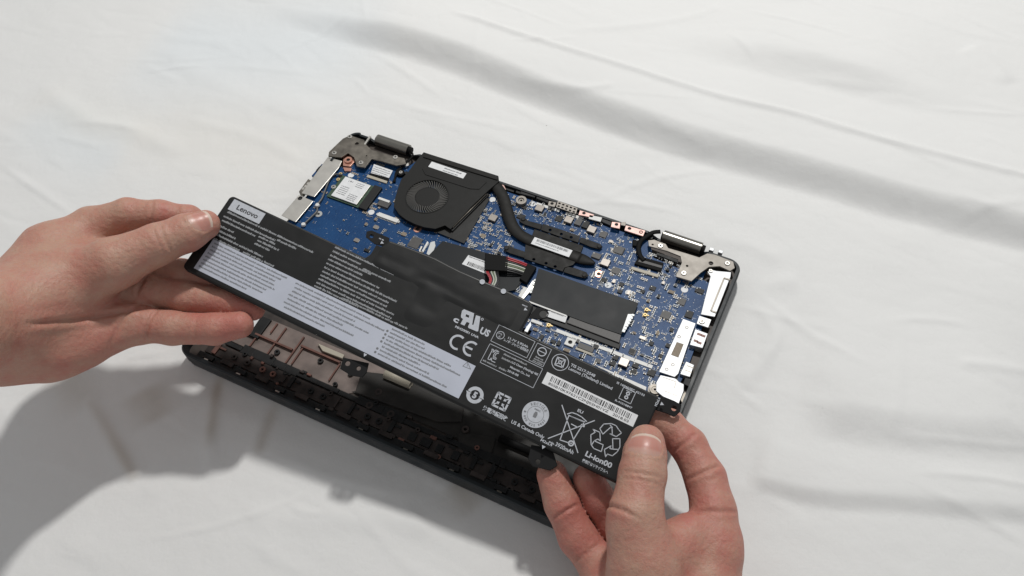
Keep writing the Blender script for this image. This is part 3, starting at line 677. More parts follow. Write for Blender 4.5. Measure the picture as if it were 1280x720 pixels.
# ---- hinges
def hinge(zoom, poly, zt, mname, screws, holes, barrel, rb):
    h = MB().prism(UP(zoom, zt, *poly), zt - 1.3, zt, holes=[circ(*UP(zoom, zt, pt)[0], r) for pt, r in holes]).build('hinge', mname, LAP, bevel=.2)
    for pt in screws: screw(zoom, pt, zt + .02, h)
    (xa, ya), (xb, yb) = UP(zoom, 14, *barrel)
    q = MB(); n = 24; y, z = 0.6, 11.6
    for x0_, x1_, r in ((xa, xb, rb), (xa + .02 - 1.2, xa - .02, rb * .6), (xb + .02, xb + 2.5, rb * .7)):
        vs = [(x0_, y + r * math.cos(2 * math.pi * i / n), z + r * math.sin(2 * math.pi * i / n)) for i in range(n)] + [(x1_, y + r * math.cos(2 * math.pi * i / n), z + r * math.sin(2 * math.pi * i / n)) for i in range(n)]
        q.add(vs, [(i, n + i, n + (i + 1) % n, (i + 1) % n) for i in range(n)], 0 if r == rb else 1, True)
        q.add(vs[:n], [tuple(range(n))], 0 if r == rb else 1); q.add(vs[n:], [tuple(range(n - 1, -1, -1))], 0 if r == rb else 1)
    q.build('hinge_barrel', ['barrel', 'cable_black'], h)
    return h
hL = hinge('A', [(500, 98), (592, 128), (606, 160), (640, 192), (760, 228), (850, 245), (862, 282), (800, 292), (700, 262), (640, 250), (597, 306), (545, 296), (528, 240), (488, 212), (445, 240), (362, 232), (366, 205), (455, 120)], 15.2, 'hinge_dark',
           ((400, 212), (572, 275), (793, 240), (500, 108)), (((545, 152), 1.6), ((607, 230), .6)), ((672, 118), (876, 182)), 4.6)
hR = hinge('D', [(362, 208), (400, 204), (474, 232), (490, 258), (580, 284), (690, 318), (742, 292), (790, 300), (908, 345), (918, 385), (888, 404), (822, 374), (752, 378), (700, 415), (640, 470), (540, 440), (578, 352), (570, 310), (484, 276), (366, 244)], 15.2, 'hinge_light',
           ((440, 245), (590, 420), (870, 357)), (((765, 355), 1.7), ((612, 372), .9), ((390, 235), .8)), ((462, 165), (708, 245)), 4.6)
# copper boss beside the left hinge
p_ = UP('A', 13, (455, 235), (505, 222), (535, 255), (500, 295), (455, 290)); MB().prism(p_, 9, 12.4).build('boss_plate', 'copper', LAP, bevel=.2)
c = UP('A', 13.4, (490, 256))[0]; MB().ring(*c, 12.42, 13.6, 1.5, 3.2).cyl(*c, 12.42, 12.6, 1.5, 16, 1).build('screw_boss', ['copper', 'hole_dark'], LAP)
p_ = UP('A', 12.5, (455, 300), (510, 305), (505, 325), (465, 325)); MB().prism(p_, 9, 12).build('boss_plate', 'copper', LAP, bevel=.2)
# pale stand-in for sheet seen through a slot, loose bits in the back corners
for zz, poly in (('A', [(395, 190), (412, 196), (432, 160), (415, 155)]),): MB().prism(UP(zz, 14, *poly), 13, 14.3).build('sheet_in_slot', 'white_plastic', LAP)
MB().prism(UP('A', 15.3, (590, 155), (600, 158), (637, 105), (625, 100)), 13.8, 15.3).build('spring_pin', 'steel', LAP)
for pt in ((770, 265), (828, 280)):
    c = UP('D', 14.8, pt)[0]; MB().box(c[0] - 1.6, c[0] + 1.6, c[1] - 1.3, c[1] + 1.3, 12, 14.9).build('spring_pin', 'steel_bright', LAP, bevel=.2)

# ---- left input-output plates
pl1 = MB().prism(UP('A', 13.6, (358, 238), (450, 262), (430, 305), (272, 494), (190, 468)), 12.8, 13.6).build('port_shield', 'steel', LAP, bevel=.25)
h_ = UP('A', 13.2, (180, 502))[0]
pl2 = MB().prism(UP('A', 13.2, (172, 482), (266, 520), (152, 656), (60, 612)), 12.4, 13.2, holes=[circ(*h_, 1.9)]).build('port_shield', 'steel', LAP, bevel=.25)
MB().cyl(*h_, 12.0, 12.35, 2.2, 16).build('hole_shadow', 'hole_dark', pl2)
q = MB(); pp = UP('A', 12.6, (232, 378), (252, 388), (196, 470), (172, 460)); q.prism(pp, 7.6, 12.6); q.build('usb_socket', 'hinge_dark', LAP, bevel=.3)
for pt in ((232, 408), (215, 425), (200, 440)):
    c = UP('A', 12.7, pt)[0]; MB().box(c[0] - .9, c[0] + .9, c[1] - 1.2, c[1] + 1.2, 12.62, 12.75).build('spring_tab', 'steel', LAP)
MB().prism(UP('A', 11, (320, 282), (338, 290), (270, 365), (255, 358)), 9.3, 11).build('port_shield', 'board_blue', LAP)
MB().prism(UP('A', 12.4, (300, 300), (318, 290), (322, 300), (295, 330), (282, 322)), 9, 12.4).build('audio_socket', 'chip_black', LAP, bevel=.3)

# ---- right input-output plates
z_ = 14.2
a_ = MB().prism(UP('D', z_, (742, 408), (768, 396), (800, 404), (895, 412), (892, 440), (790, 700), (700, 684), (762, 440)), z_ - .8, z_).build('port_shield', 'steel_bright', LAP, bevel=.25)
for pts in (((850, 450), (888, 462)), ((850, 450), (765, 660)), ((765, 660), (798, 672))):
    (xa, ya), (xb, yb) = UP('D', z_ + .3, *pts); d = np.array([xb - xa, yb - ya]); d /= np.linalg.norm(d); nn = np.array([-d[1], d[0]]) * .55
    MB().prism([(xa + nn[0], ya + nn[1]), (xb + nn[0], yb + nn[1]), (xb - nn[0], yb - nn[1]), (xa - nn[0], ya - nn[1])], z_, z_ + .5).build('raised_edge', 'hinge_dark', a_)
screw('D', (763, 406), z_, a_, SCREW_S)
b_ = MB().prism(UP('F', z_ - .6, (690, 74), (768, 100), (748, 152), (672, 126)), z_ - 1.6, z_ - .6).build('port_shield', 'steel_bright', LAP, bevel=.2)
screw('F', (707, 113), z_ - .58, b_, SCREW)
c_ = MB().prism(UP('F', z_, (585, 94), (668, 124), (608, 292), (556, 448), (532, 470), (430, 436), (500, 280)), z_ - .8, z_).build('port_shield', 'steel_bright', LAP, bevel=.3)
MB().prism(UP('F', z_ + .15, (545, 244), (590, 258), (556, 344), (508, 326)), z_ + .01, z_ + .15).build('foil_patch', 'tan_foil', c_)
d_ = MB().prism(UP('F', z_, (664, 160), (746, 190), (712, 284), (628, 262)), 8, z_).build('usb_socket', 'steel_bright', LAP, bevel=.3)
for pt in ((690, 195), (715, 205), (668, 238), (690, 250)):
    c = UP('F', z_, pt)[0]; MB().box(c[0] - 1.5, c[0] + 1.5, c[1] - .9, c[1] + .9, z_ + .01, z_ + .06).build('spring_tab', 'rib_brown', d_)
e_ = MB().prism(UP('F', 13, (605, 368), (658, 392), (630, 470), (566, 450)), 8, 13).build('hdmi_socket', 'steel_bright', LAP, bevel=.3)
for pt in ((632, 404), (620, 432)):
    c = UP('F', 13, pt)[0]; MB().box(c[0] - 2.2, c[0] + 2.2, c[1] - .35, c[1] + .35, 13.01, 13.06).build('spring_tab', 'hinge_dark', e_)
f_ = MB().prism(UP('F', 13.4, (440, 456), (536, 478), (560, 500), (592, 516), (590, 560), (558, 644), (462, 600), (412, 560), (412, 505)), 12.6, 13.4).build('port_shield', 'steel_bright', LAP, bevel=.3)
for pa, pb in (((455, 470), (540, 500)), ((540, 500), (530, 540)), ((470, 560), (545, 590))):
    (xa, ya), (xb, yb) = UP('F', 13.4, pa, pb); d = np.array([xb - xa, yb - ya]); d /= np.linalg.norm(d); nn = np.array([-d[1], d[0]]) * .22
    MB().prism([(xa + nn[0], ya + nn[1]), (xb + nn[0], yb + nn[1]), (xb - nn[0], yb - nn[1]), (xa - nn[0], ya - nn[1])], 13.38, 13.43).build('seam', 'hinge_dark', f_)
for pt in ((610, 150), (560, 210), (520, 390), (480, 420)):
    c = UP('F', z_, pt)[0]; MB().ring(*c, z_ - .02, z_ + .12, .7, 1.2, 16).build('dimple', 'hinge_light', c_)
MB().prism(UP('F', 12, (560, 600), (600, 560), (612, 590), (580, 640)), 8, 12).build('audio_socket', 'hinge_dark', LAP, bevel=.3)
MB().prism(UP('F', 12, (600, 470), (640, 480), (625, 530), (585, 510)), 8, 11.6).build('audio_socket', 'black_plastic', LAP, bevel=.3)

# ---- wifi card
wz = 13.0
x0, x1, y0, y1 = rect('A', wz, (470, 365), (622, 415), (545, 540), (380, 485))
W_ = MB().box(x0 - 3.5, x1 + 2.5, y0 - 1.2, y1 + 1.0, wz - 2.0, wz - 1.2).build('wifi_card', 'green_board', LAP)
MB().box(x0, x1, y0, y1, wz - 1.2, wz).build('shield_can', 'steel', W_, bevel=.3)
MB().box(x0 + .2, x1 - .2, y0 + .2, y1 - .2, wz + .01, wz + .08).build('card_label', 'white_paper', W_)
MB().box(x1 + 2.6, x1 + 9.5, y0 - 1.6, y1 + 1.6, ZB, wz + .2).build('card_socket', 'chip_black', W_, bevel=.3)
q = MB()
def print_rows(q, x0, x1, y, h, z, fill=.82, mi=0, wmin=.6, wmax=2.4):
    x = x0
    while x < x1 - .3:
        w = min(random.uniform(wmin, wmax), x1 - x)
        xx = x
        while xx < x + w:
            lw = random.uniform(.22, .5) * h; a = random.choice((0, 0, .18)); q.box(xx, min(xx + lw, x1), y - h / 2 + a * h * .5, y + h / 2 - random.choice((0, .25, .25)) * h, z, z + .02, mi); xx += lw + .13 * h
        x += w + .45 * h
for i in range(5): print_rows(q, x0 + 2.5, x0 + 10, y1 - 9.5 - i * 1.9, .9, wz + .09)
for i in range(3): print_rows(q, x0 + 12.5, x0 + 19, y1 - 2.2 - i * 1.8, .8, wz + .09)
for i in range(4):
    print_rows(q, x0 + 12.5, x0 + 20, y0 + 2 + i * 1.7, 1.0, wz + .09)
print_rows(q, x0 + 5, x0 + 9, y1 - 3, 1.6, wz + .09)
q.build('fine_print', 'ink_grey', W_, kind='stuff')
# standoff screw and antenna plugs
c = UP('A', 12.4, (395, 428))[0]; put('screw', SCREW, W_, (c[0], c[1], 11.9))
for pt in ((440, 345), (425, 380)):
    c = UP('A', 12.2, pt)[0]; MB().ring(*c, ZB, 12.2, .6, 1.5, 14).build('coaxial_socket', 'gold', W_)
# antenna cable along the left edge
pth = [(*UP('A', 12.6, pt)[0], 12.4) for pt in ((452, 352), (400, 350), (368, 385), (345, 440), (322, 500), (292, 545), (288, 585), (250, 625), (205, 668))]
MB().tube(smooth_path(pth, 8), .75, 10).build('antenna_cable', 'cable_grey', LAP)
for pt in ((290, 543), (200, 667)):
    c = UP('A', 13.2, pt)[0]; MB().cyl(c[0], c[1], 11.4, 13.3, 1.9, 16, 0, r1=1.5, smooth=True).build('cable_clip', 'white_plastic', LAP, bevel=.3)
# short flat cable with a printed white tab
fz = 12
MB().prism(UP('A', fz, (655, 283), (776, 325), (752, 372), (635, 340)), fz - .4, fz).build('cable_label', 'white_paper', LAP)
MB().prism(UP('A', fz - .5, (632, 342), (752, 376), (742, 400), (612, 362)), ZB, fz - .5).build('ribbon_cable', 'cable_black', LAP)
MB().prism(UP('A', fz - .3, (616, 350), (742, 392), (736, 406), (606, 364)), ZB, fz - .45).build('ribbon_socket', 'cream', LAP)
q = MB(); x0, x1, y0, y1 = rect('A', fz, (655, 283), (776, 325), (752, 372), (635, 340))
for i in range(4): print_rows(q, x0 + 2, x1 - 2.5 + (i % 2), y1 - 2 - i * 2, .9, fz + .01)
q.build('fine_print', 'ink_grey', LAP, kind='stuff')

# ---- fan
FZ = 15.4
fpoly = UP('B', FZ, (255, 104), (735, 256), (740, 290), (668, 352), (560, 455), (428, 598), (392, 574), (330, 596), (260, 586), (200, 566), (140, 536), (95, 500), (62, 452), (72, 395), (95, 320), (112, 275), (150, 238), (215, 150))
fc = UP('B', FZ, (277, 387))[0]
# smooth the outline
FR = 16.2
fan = MB().prism(fpoly, FZ - 1.0, FZ, holes=[circ(fc[0], fc[1], FR, 48)]).build('fan', 'fan_black', LAP, bevel=.3)
def offset_in(poly, d):
    cx = sum(p[0] for p in poly) / len(poly); cy = sum(p[1] for p in poly) / len(poly)
    return [(cx + (p[0] - cx) * (1 - d / math.hypot(p[0] - cx, p[1] - cy)), cy + (p[1] - cy) * (1 - d / math.hypot(p[0] - cx, p[1] - cy))) for p in poly]
MB().prism(offset_in(fpoly, .6), ZB - 1.1, FZ - 1.05, holes=[circ(fc[0], fc[1], 20, 40)]).build('fan_casing', 'black_plastic', fan)
MB().cyl(fc[0], fc[1], ZB - .9, ZB - .4, 20, 40).build('fan_floor', 'hole_dark', fan)
MB().cyl(fc[0], fc[1], ZB - .3, FZ - .5, 9.6, 40).build('fan_hub', 'fan_black', fan, bevel=.6, seg=3)
q = MB()
for i in range(47):
    a = 2 * math.pi * i / 47; pts = []
    for k in range(5):
        r = 9.5 + k * 1.95; w = a + .075 * k
        pts.append((fc[0] + r * math.cos(w), fc[1] + r * math.sin(w)))
    vs = []; fs = []
    for k, (x, y) in enumerate(pts):
        t = .13; w = a + .075 * k + .4; nx, ny = -math.sin(w) * t, math.cos(w) * t
        vs += [(x - nx, y - ny, ZB), (x - nx, y - ny, FZ - .35), (x + nx, y + ny, FZ - .35), (x + nx, y + ny, ZB)]
    for k in range(4):
        for j in range(4): fs.append((k * 4 + j, k * 4 + (j + 1) % 4, k * 4 + 4 + (j + 1) % 4, k * 4 + 4 + j))
    fs += [(0, 1, 2, 3), (19, 18, 17, 16)]
    q.add(vs, fs)
q.build('fan_blades', 'blade_grey', fan, kind='stuff')
MB().ring(fc[0], fc[1], FZ + .0, FZ + .35, FR, FR + .8, 48).build('intake_rim', 'fan_black', fan, bevel=.15)
# outlet duct: raised bar along the back, step edge and side flap
MB().prism(UP('B', FZ + .9, (262, 112), (738, 262), (728, 282), (250, 134)), FZ + .01, FZ + .9).build('duct_bar', 'cooler_black', fan, bevel=.35)
MB().prism(UP('B', FZ + .3, (258, 205), (275, 235), (560, 325), (605, 328), (640, 290), (660, 296), (612, 342), (555, 340), (265, 248), (245, 210)), FZ + .01, FZ + .45).build('step_edge', 'fan_black', fan, bevel=.2)
MB().prism(UP('B', FZ - 2, (662, 366), (676, 374), (440, 612), (424, 602)), ZB + .3, FZ - 1.8).build('side_flap', 'black_plastic', fan, bevel=.3)
MB().tube([(*UP('B', FZ - .8, (660, 372))[0], FZ - .9), (*UP('B', FZ - .8, (440, 588))[0], FZ - .9)], .5, 8).build('flap_rod', 'hinge_dark', fan)
x0, x1, y0, y1 = rect('B', FZ + .1, (306, 160), (530, 240), (510, 278), (280, 200))
MB().box(x0 + .5, x1 - .5, y0 + .6, y1 - .6, FZ + .02, FZ + .14).build('fan_label', 'white_paper', fan)
q = MB(); print_rows(q, x0 + 13, x1 - 4, y1 - 2.6, 1.3, FZ + .15, wmin=3, wmax=9); print_rows(q, x0 + 13, x1 - 6, y1 - 5.2, 1.1, FZ + .15, wmin=2, wmax=6); q.build('fine_print', 'ink_grey', fan, kind='stuff')
c = UP('A', 13, (828, 337))[0]; MB().ring(*c, ZB, 13, 1.2, 3.0).build('fan_lug', 'cable_black', fan); put('screw', SCREW_S, fan, (c[0], c[1], 13.0))
# black film below the fan
MB().prism(UP('B', 12, (318, 610), (515, 690), (560, 610), (682, 400), (640, 400), (430, 590)), 11.75, 12).build('insulation_film', 'foil_black', LAP)
# cables in the corner next to the fan
for off in (0, 1.6, 3.0):
    pp = [(*UP('A', 13, (880 + off * 4, 195))[0], 13), (*UP('A', 12.5, (905, 225 + off * 4))[0], 13.2), (*UP('A', 12, (870 - off * 5, 280))[0], 12.6), (*UP('A', 12, (800, 330 + off * 8))[0], 12), (*UP('A', 11.5, (790 - off * 4, 400))[0], 11.6)]
    MB().tube(smooth_path(pp), .7, 8).build('antenna_cable', 'cable_black', LAP)
MB().prism(UP('A', 13, (845, 275), (875, 268), (880, 290), (855, 300)), 11, 13).build('plug', 'steel', LAP, bevel=.2)

# ---- cooling plates and heat pipe
HZ = 13.2
def plate(pts, z, h=1.1, name='cooler_plate', holes=(), zz='C', parent=None):
    return MB().prism(UP(zz, z, *pts), z - h, z, holes=[circ(*UP(zz, z, p)[0], r) for p, r in holes]).build(name, 'cooler_black', parent or LAP, bevel=.25)
k1 = plate([(302, 358), (425, 398), (540, 438), (528, 478), (410, 440), (288, 396)], HZ, holes=(((348, 398), 1.2), ((420, 424), 1.2), ((483, 445), 1.2)))
plate([(150, 322), (185, 318), (205, 338), (298, 362), (286, 396), (180, 362), (152, 345)], HZ - .5, .9, 'spring_arm', parent=k1); screw('C', (175, 330), HZ - .48, k1, SCREW_D)
plate([(544, 442), (600, 462), (672, 488), (686, 505), (668, 522), (610, 508), (534, 476)], HZ - .5, .9, 'spring_arm', parent=k1); screw('C', (664, 505), HZ - .48, k1, SCREW_D)
plate([(246, 392), (562, 500), (545, 545), (230, 438)], HZ - .8, 1.4)
k2 = plate([(190, 492), (320, 535), (512, 600), (495, 622), (440, 640), (428, 664), (182, 582)], HZ, holes=(((243, 587), 1.2), ((322, 612), 1.2), ((380, 633), 1.2)))
plate([(52, 500), (88, 498), (120, 515), (196, 540), (184, 578), (90, 548), (54, 530)], HZ - .5, .9, 'spring_arm', parent=k2); screw('C', (67, 517), HZ - .48, k2, SCREW_D)
plate([(446, 632), (500, 640), (580, 668), (596, 690), (572, 708), (520, 696), (432, 668)], HZ - .5, .9, 'spring_arm', parent=k2); screw('C', (567, 690), HZ - .48, k2, SCREW_D)
HP = 14.6
pth = [(*UP('B', HP, pt)[0], HP - 1.7) for pt in ((690, 285), (728, 325), (765, 385), (790, 470), (818, 555), (862, 615), (925, 655), (985, 678))]
pth += [(*UP('C', HP, pt)[0], HP - 1.7) for pt in ((345, 500), (450, 540), (540, 572), (590, 588))]
q = MB(); sp = smooth_path(pth, 7); q.tube(sp[:-7], 4.6, 18, flat=.36)
def taper(mb, P, r0, r1, flat, n=18):
    vs = []; fs = []
    up = np.array([0, 0, 1.0]); t = P[-1] - P[0]; t /= np.linalg.norm(t); a = np.cross(t, up); a /= np.linalg.norm(a)
    m_ = len(P)
    for i, p in enumerate(P):
        r = r0 + (r1 - r0) * (i / (m_ - 1)) ** 2
        vs += [tuple(p + r * math.cos(2 * math.pi * k / n) * a + r0 * flat * (.6 + .4 * r / r0) * math.sin(2 * math.pi * k / n) * up) for k in range(n)]
    for i in range(m_ - 1):
        for k in range(n): fs.append((i * n + k, i * n + (k + 1) % n, (i + 1) * n + (k + 1) % n, (i + 1) * n + k))
    fs.append(tuple(range(n))); fs.append(tuple(range(len(vs) - 1, len(vs) - n - 1, -1))); mb.add(vs, fs, 0, True)
taper(q, [sp[-8] + (np.array([*UP('C', HP, (636, 606))[0], HP - 1.7]) - sp[-8]) * k / 8 for k in range(9)], 4.58, 1.0, .36)
pipe = q.build('heat_pipe', 'cooler_black', LAP)
x0, x1, y0, y1 = rect('C', HP + .1, (245, 445), (495, 525), (470, 575), (220, 490))
MB().box(x0 + .3, x1 - .3, y0 + .7, y1 - .7, HP - .06, HP + .1).build('pipe_label', 'white_paper', pipe)
q = MB(); y = (y0 + y1) / 2 + 1.3; x = x0 + 3
while x < x1 - 3: w = random.choice((.25, .4, .7)); q.box(x, x + w, y - 1.1, y + 1.1, HP + .11, HP + .13); x += w + random.choice((.25, .4))
print_rows(q, x0 + 3, x1 - 9, y - 2.6, .9, HP + .11); q.build('barcode', 'ink_grey', pipe, kind='stuff')

# ---- back panel row: perforated steel, pink brackets
pz = 14.9
poly = UP('C', pz, (398, 210), (524, 258), (514, 294), (386, 250))
hs = []
o0, o1, o2 = np.array(UP('C', pz, (398, 212))[0]), np.array(UP('C', pz, (522, 258))[0]), np.array(UP('C', pz, (386, 250))[0])
for i in range(5):
    for j in range(2):
        c = o0 + (o1 - o0) * ((i + .55) / 5.1) + (o2 - o0) * ((j + .52) / 2.05); hs.append([(c[0] - .9, c[1] - .75), (c[0] + .9, c[1] - .75), (c[0] + .9, c[1] + .75), (c[0] - .9, c[1] + .75)])
MB().prism(poly, pz - .6, pz, holes=hs).build('perforated_bracket', 'hinge_light', LAP)
for pts, mm, hole in ((((340, 212), (388, 222), (376, 250), (334, 240)), 'hinge_light', (360, 228)), (((540, 272), (630, 300), (620, 318), (530, 300)), 'port_pink', (565, 290)), (((745, 345), (800, 352), (795, 390), (738, 378)), 'port_pink', (774, 362)),
                      (((835, 368), (960, 402), (945, 438), (825, 400)), 'port_pink', (858, 388)), (((805, 348), (835, 345), (832, 372), (802, 366)), 'hinge_light', None), (((600, 300), (682, 318), (672, 345), (595, 325)), 'white_plastic', None)):
    pp = UP('C', 14.4, *pts); hh = [circ(*UP('C', 14.4, hole)[0], 1.3)] if hole else []
    b = MB().prism(pp, 13.5, 14.4, holes=hh).build('bracket', mm, LAP, bevel=.15)
    if hole: c = UP('C', 14.4, hole)[0]; MB().cyl(*c, 13.42, 13.6, 1.25, 12).build('bracket_hole', 'hole_dark', b)
c = UP('C', 14.4, (932, 412))[0]; MB().ring(*c, 14.41, 14.6, .7, 1.5, 14).build('bracket_hole', 'rib_brown', LAP)
for pts in (((265, 165), (345, 190), (335, 225), (258, 195)), ((160, 145), (255, 175), (250, 190), (155, 165)), ((682, 310), (748, 335), (735, 370), (678, 345))):
    MB().prism(UP('C', 12.6, *pts), 9, 12.6).build('back_clip', 'black_plastic', LAP, bevel=.3)
MB().prism(UP('B', 13, (735, 305), (770, 312), (785, 345), (752, 335)), 10.6, 12.8).build('bracket', 'port_pink', LAP, bevel=.2)
x = 140
while x < 258:
    w = random.uniform(4, 9); MB().box(x, x + w, -5.2, -3.0, 10.6, 10.9 + random.random() * 1.2).build('back_clip', 'black_plastic', LAP, bevel=.2); x += w + random.uniform(1.5, 5)

# ---- display flat cable on the right
dz = 12.4
MB().prism(UP('D', dz, (302, 308), (462, 352), (445, 408), (272, 358)), ZB, dz).build('ribbon_cable', 'cable_black', LAP, bevel=.3)
MB().prism(UP('D', dz + .2, (308, 330), (452, 372), (448, 386), (296, 344)), dz + .01, dz + .25).build('cable_fold', 'chip_grey', LAP)
MB().prism(UP('D', dz - .6, (256, 375), (432, 428), (424, 446), (248, 392)), ZB, dz - .6).build('ribbon_socket', 'cream', LAP, bevel=.2)
pth = [(*UP('D', 13.4, pt)[0], 13.0) for pt in ((335, 335), (308, 300), (300, 250), (315, 210), (350, 180), (395, 155), (440, 150))]
MB().tube(smooth_path(pth), 1.8, 12, flat=.5).build('display_cable', 'cable_black', LAP)
MB().prism(UP('D', 13, (262, 200), (322, 215), (312, 250), (260, 240)), ZB, 13).build('cable_clip', 'cable_black', LAP, bevel=.4)
MB().prism(UP('D', 12, (415, 280), (555, 330), (550, 352), (415, 300)), ZB, 12).build('audio_socket', 'black_plastic', LAP, bevel=.2)
q = MB(); (xa, ya), (xb, yb) = UP('D', ZB, (420, 312), (545, 352))
for i in range(11): x = xa + (xb - xa) * i / 10; q.box(x - .45, x + .45, yb - .4, yb + 1.4, ZB, ZB + .6)
q.build('socket_pins', 'solder', LAP, kind='stuff')
for pt in ((507, 368), (487, 395)):
    c = UP('D', ZB + 1.6, pt)[0]; MB().cyl(*c, ZB, ZB + 1.6, 1.3, 14).build('locating_pin', 'chip_black', BOARD, bevel=.3)

# ---- memory module under black film
mz = 13.6
mp = UP('E', mz, (172, 78), (500, 196), (812, 303), (785, 375), (702, 504), (500, 436), (112, 292))
mem = MB().prism(mp, mz - .5, mz).build('memory_module', 'module_film', LAP, bevel=.15)
MB().prism(UP('E', mz - 1, (180, 100), (790, 320), (700, 500), (130, 290)), ZB + .3, mz - .55).build('module_board', 'chip_black', mem)
MB().prism(UP('E', mz - .4, (375, 385), (702, 506), (690, 558), (352, 428)), ZB, mz - .45).build('module_clamp', 'chip_grey', mem, bevel=.3)
MB().prism(UP('E', mz - 1.4, (100, 300), (700, 560), (688, 598), (120, 380)), ZB, mz - 1.5).build('module_socket', 'chip_black', mem, bevel=.3)
MB().prism(UP('E', mz - .3, (232, 352), (358, 380), (342, 428), (222, 388)), mz - .5, mz - .3).build('module_label', 'white_paper', mem)
q = MB(); x0, x1, y0, y1 = rect('E', mz, (240, 362), (345, 395)); print_rows(q, x0 + 1, x1 - 2, (y0 + y1) / 2 + 1.1, 1.3, mz - .29); q.build('fine_print', 'ink_grey', mem, kind='stuff')
(xa, ya), (xb, yb) = UP('E', mz, (110, 290), (355, 375)); MB().box(xa, xb, ya - 1.0, ya + .1, mz - .3, mz + .1).build('module_edge', 'white_plastic', mem)
for pts in (((745, 372), (785, 372), (722, 492), (705, 486)), ):
    q = MB(); pp = UP('E', mz + .4, *pts); q.prism(pp, mz + .01, mz + .3); q.build('module_latch', 'solder', mem, bevel=.1)
q = MB()
for k in range(7):
    c = UP('E', mz + .5, (778 - k * 10, 380 + k * 17))[0]; q.box(c[0] - .9, c[0] + .9, c[1] - .7, c[1] + .7, mz + .31, mz + .35 + random.random() * .4)
q.build('latch_teeth', ['solder'], mem, kind='stuff')
for pts, mm in ((((76, 196), (100, 204), (62, 268), (40, 258)), 'white_plastic'), (((130, 160), (165, 145), (160, 180), (110, 235), (75, 275), (60, 268)), 'steel'), (((45, 160), (60, 165), (30, 220), (18, 212)), 'steel_bright'),
                (((128, 402), (196, 428), (190, 446), (118, 420)), 'white_plastic'), (((95, 452), (120, 420), (125, 445), (100, 490), (78, 482)), 'steel_bright')):
    MB().prism(UP('E', ZB + 1.3, *pts), ZB, ZB + 1.3).build('latch', mm, BOARD, bevel=.15)
for pt in ((150, 155), (140, 180), (128, 215), (120, 230)):
    c = UP('E', ZB + 2, pt)[0]; MB().cyl(*c, ZB + 1.31, ZB + 2.0, 1.2, 12).build('latch_pin', 'solder', BOARD, bevel=.2)

# ---- solid-state drive under the cable
sz = 12.6
ssd = MB().prism(UP('G', sz, (185, 62), (470, 142), (640, 170), (730, 210), (770, 280), (690, 400), (600, 420), (60, 190)), sz - .6, sz).build('storage_drive', 'module_film', LAP, bevel=.15)
MB().prism(UP('G', sz - .6, (185, 62), (730, 210), (690, 400), (60, 190)), ZB, sz - .62).build('drive_board', 'chip_black', ssd)
MB().prism(UP('G', sz + .1, (362, 160), (478, 202), (560, 320), (318, 222)), sz + .01, sz + .12).build('drive_label', 'white_paper', ssd)
q = MB(); x0, x1, y0, y1 = rect('G', sz, (375, 178), (465, 260)); x = x0 + 1
(bx_, by_) = UP('G', sz, (400, 232))[0]; x = bx_ - 5
while x < bx_ + 9: w = random.choice((.3, .5, .8)); q.box(x, x + w, by_ - 1.6, by_ + 1.6, sz + .13, sz + .15); x += w + .4
(bx_, by_) = UP('G', sz, (420, 190))[0]; print_rows(q, bx_ - 6, bx_ + 8, by_, .9, sz + .13); q.build('barcode', 'ink', ssd, kind='stuff')
for pts, mm in ((((40, 130), (78, 62), (88, 72), (50, 140)), 'white_plastic'), (((100, 70), (130, 62), (135, 95), (118, 140), (95, 165), (72, 150)), 'solder'), (((20, 125), (35, 95), (45, 100), (25, 140)), 'steel')):
    MB().prism(UP('G', ZB + 1.4, *pts), ZB, ZB + 1.4).build('latch', mm, BOARD, bevel=.15)

# ------------------------------------------------------------------ the battery, held up in both hands
RB = np.array([[0.99144, 0.03367, 0.12611], [-0.00724, 0.97886, -0.2044], [-0.13033, 0.20174, 0.97073]])
OB = np.array([29.34, -154.02, 111.64])
BW, BH = 290.0, 54.3
BAT = bpy.data.objects.new('battery', None); COL.objects.link(BAT)
mb_ = Matrix.Identity(4)
for i in range(3):
    for j in range(3): mb_[i][j] = RB[i][j]
    mb_[i][3] = OB[i] / 1000
BAT.matrix_world = mb_
BAT['label'] = 'long flat black laptop battery printed with silver markings, held in both hands'; BAT['category'] = 'battery'
def BL(px, py, h=0.0):
    d = ray(px, py); n = RB[:, 2]; o = OB + n * h
    p = CC + d * ((o - CC) @ n) / (d @ n); q = RB.T @ (p - OB)
    return (float(q[0]), float(q[1]))
def BP(zm, *pts, h=0.0): return [BL(x, y, h) for x, y in Z(zm, *pts)]
def HB(px, py, h):                       # point in space at height h above the battery's face
    x, y = BL(px, py, h); return RB @ np.array([x, y, h]) + OB

TH = 5.6
sp_ = BP('I6', (230, 78), (300, 92), (420, 134), (560, 190), (640, 232), (700, 262), (830, 318), (985, 384), (1092, 436), (1112, 462), (1085, 520), (1050, 580))
sp_ = [(x, max(y, .2)) for x, y in sp_]; sp_[0] = (sp_[0][0], .2)
sp_[-1] = (sp_[-1][0], .2)
base_ = rrect(0, BW, -BH, 0, 3.0)                 # starts at the back right corner, runs counter-clockwise
outl = base_[:7] + [(x, y) for x, y in sp_[::-1]] + base_[7:]
cas = MB().prism(outl, -TH, 0).build('casing', 'battery_film', BAT, bevel=1.1, seg=4)
xa, xb = sp_[0][0], sp_[-1][0]
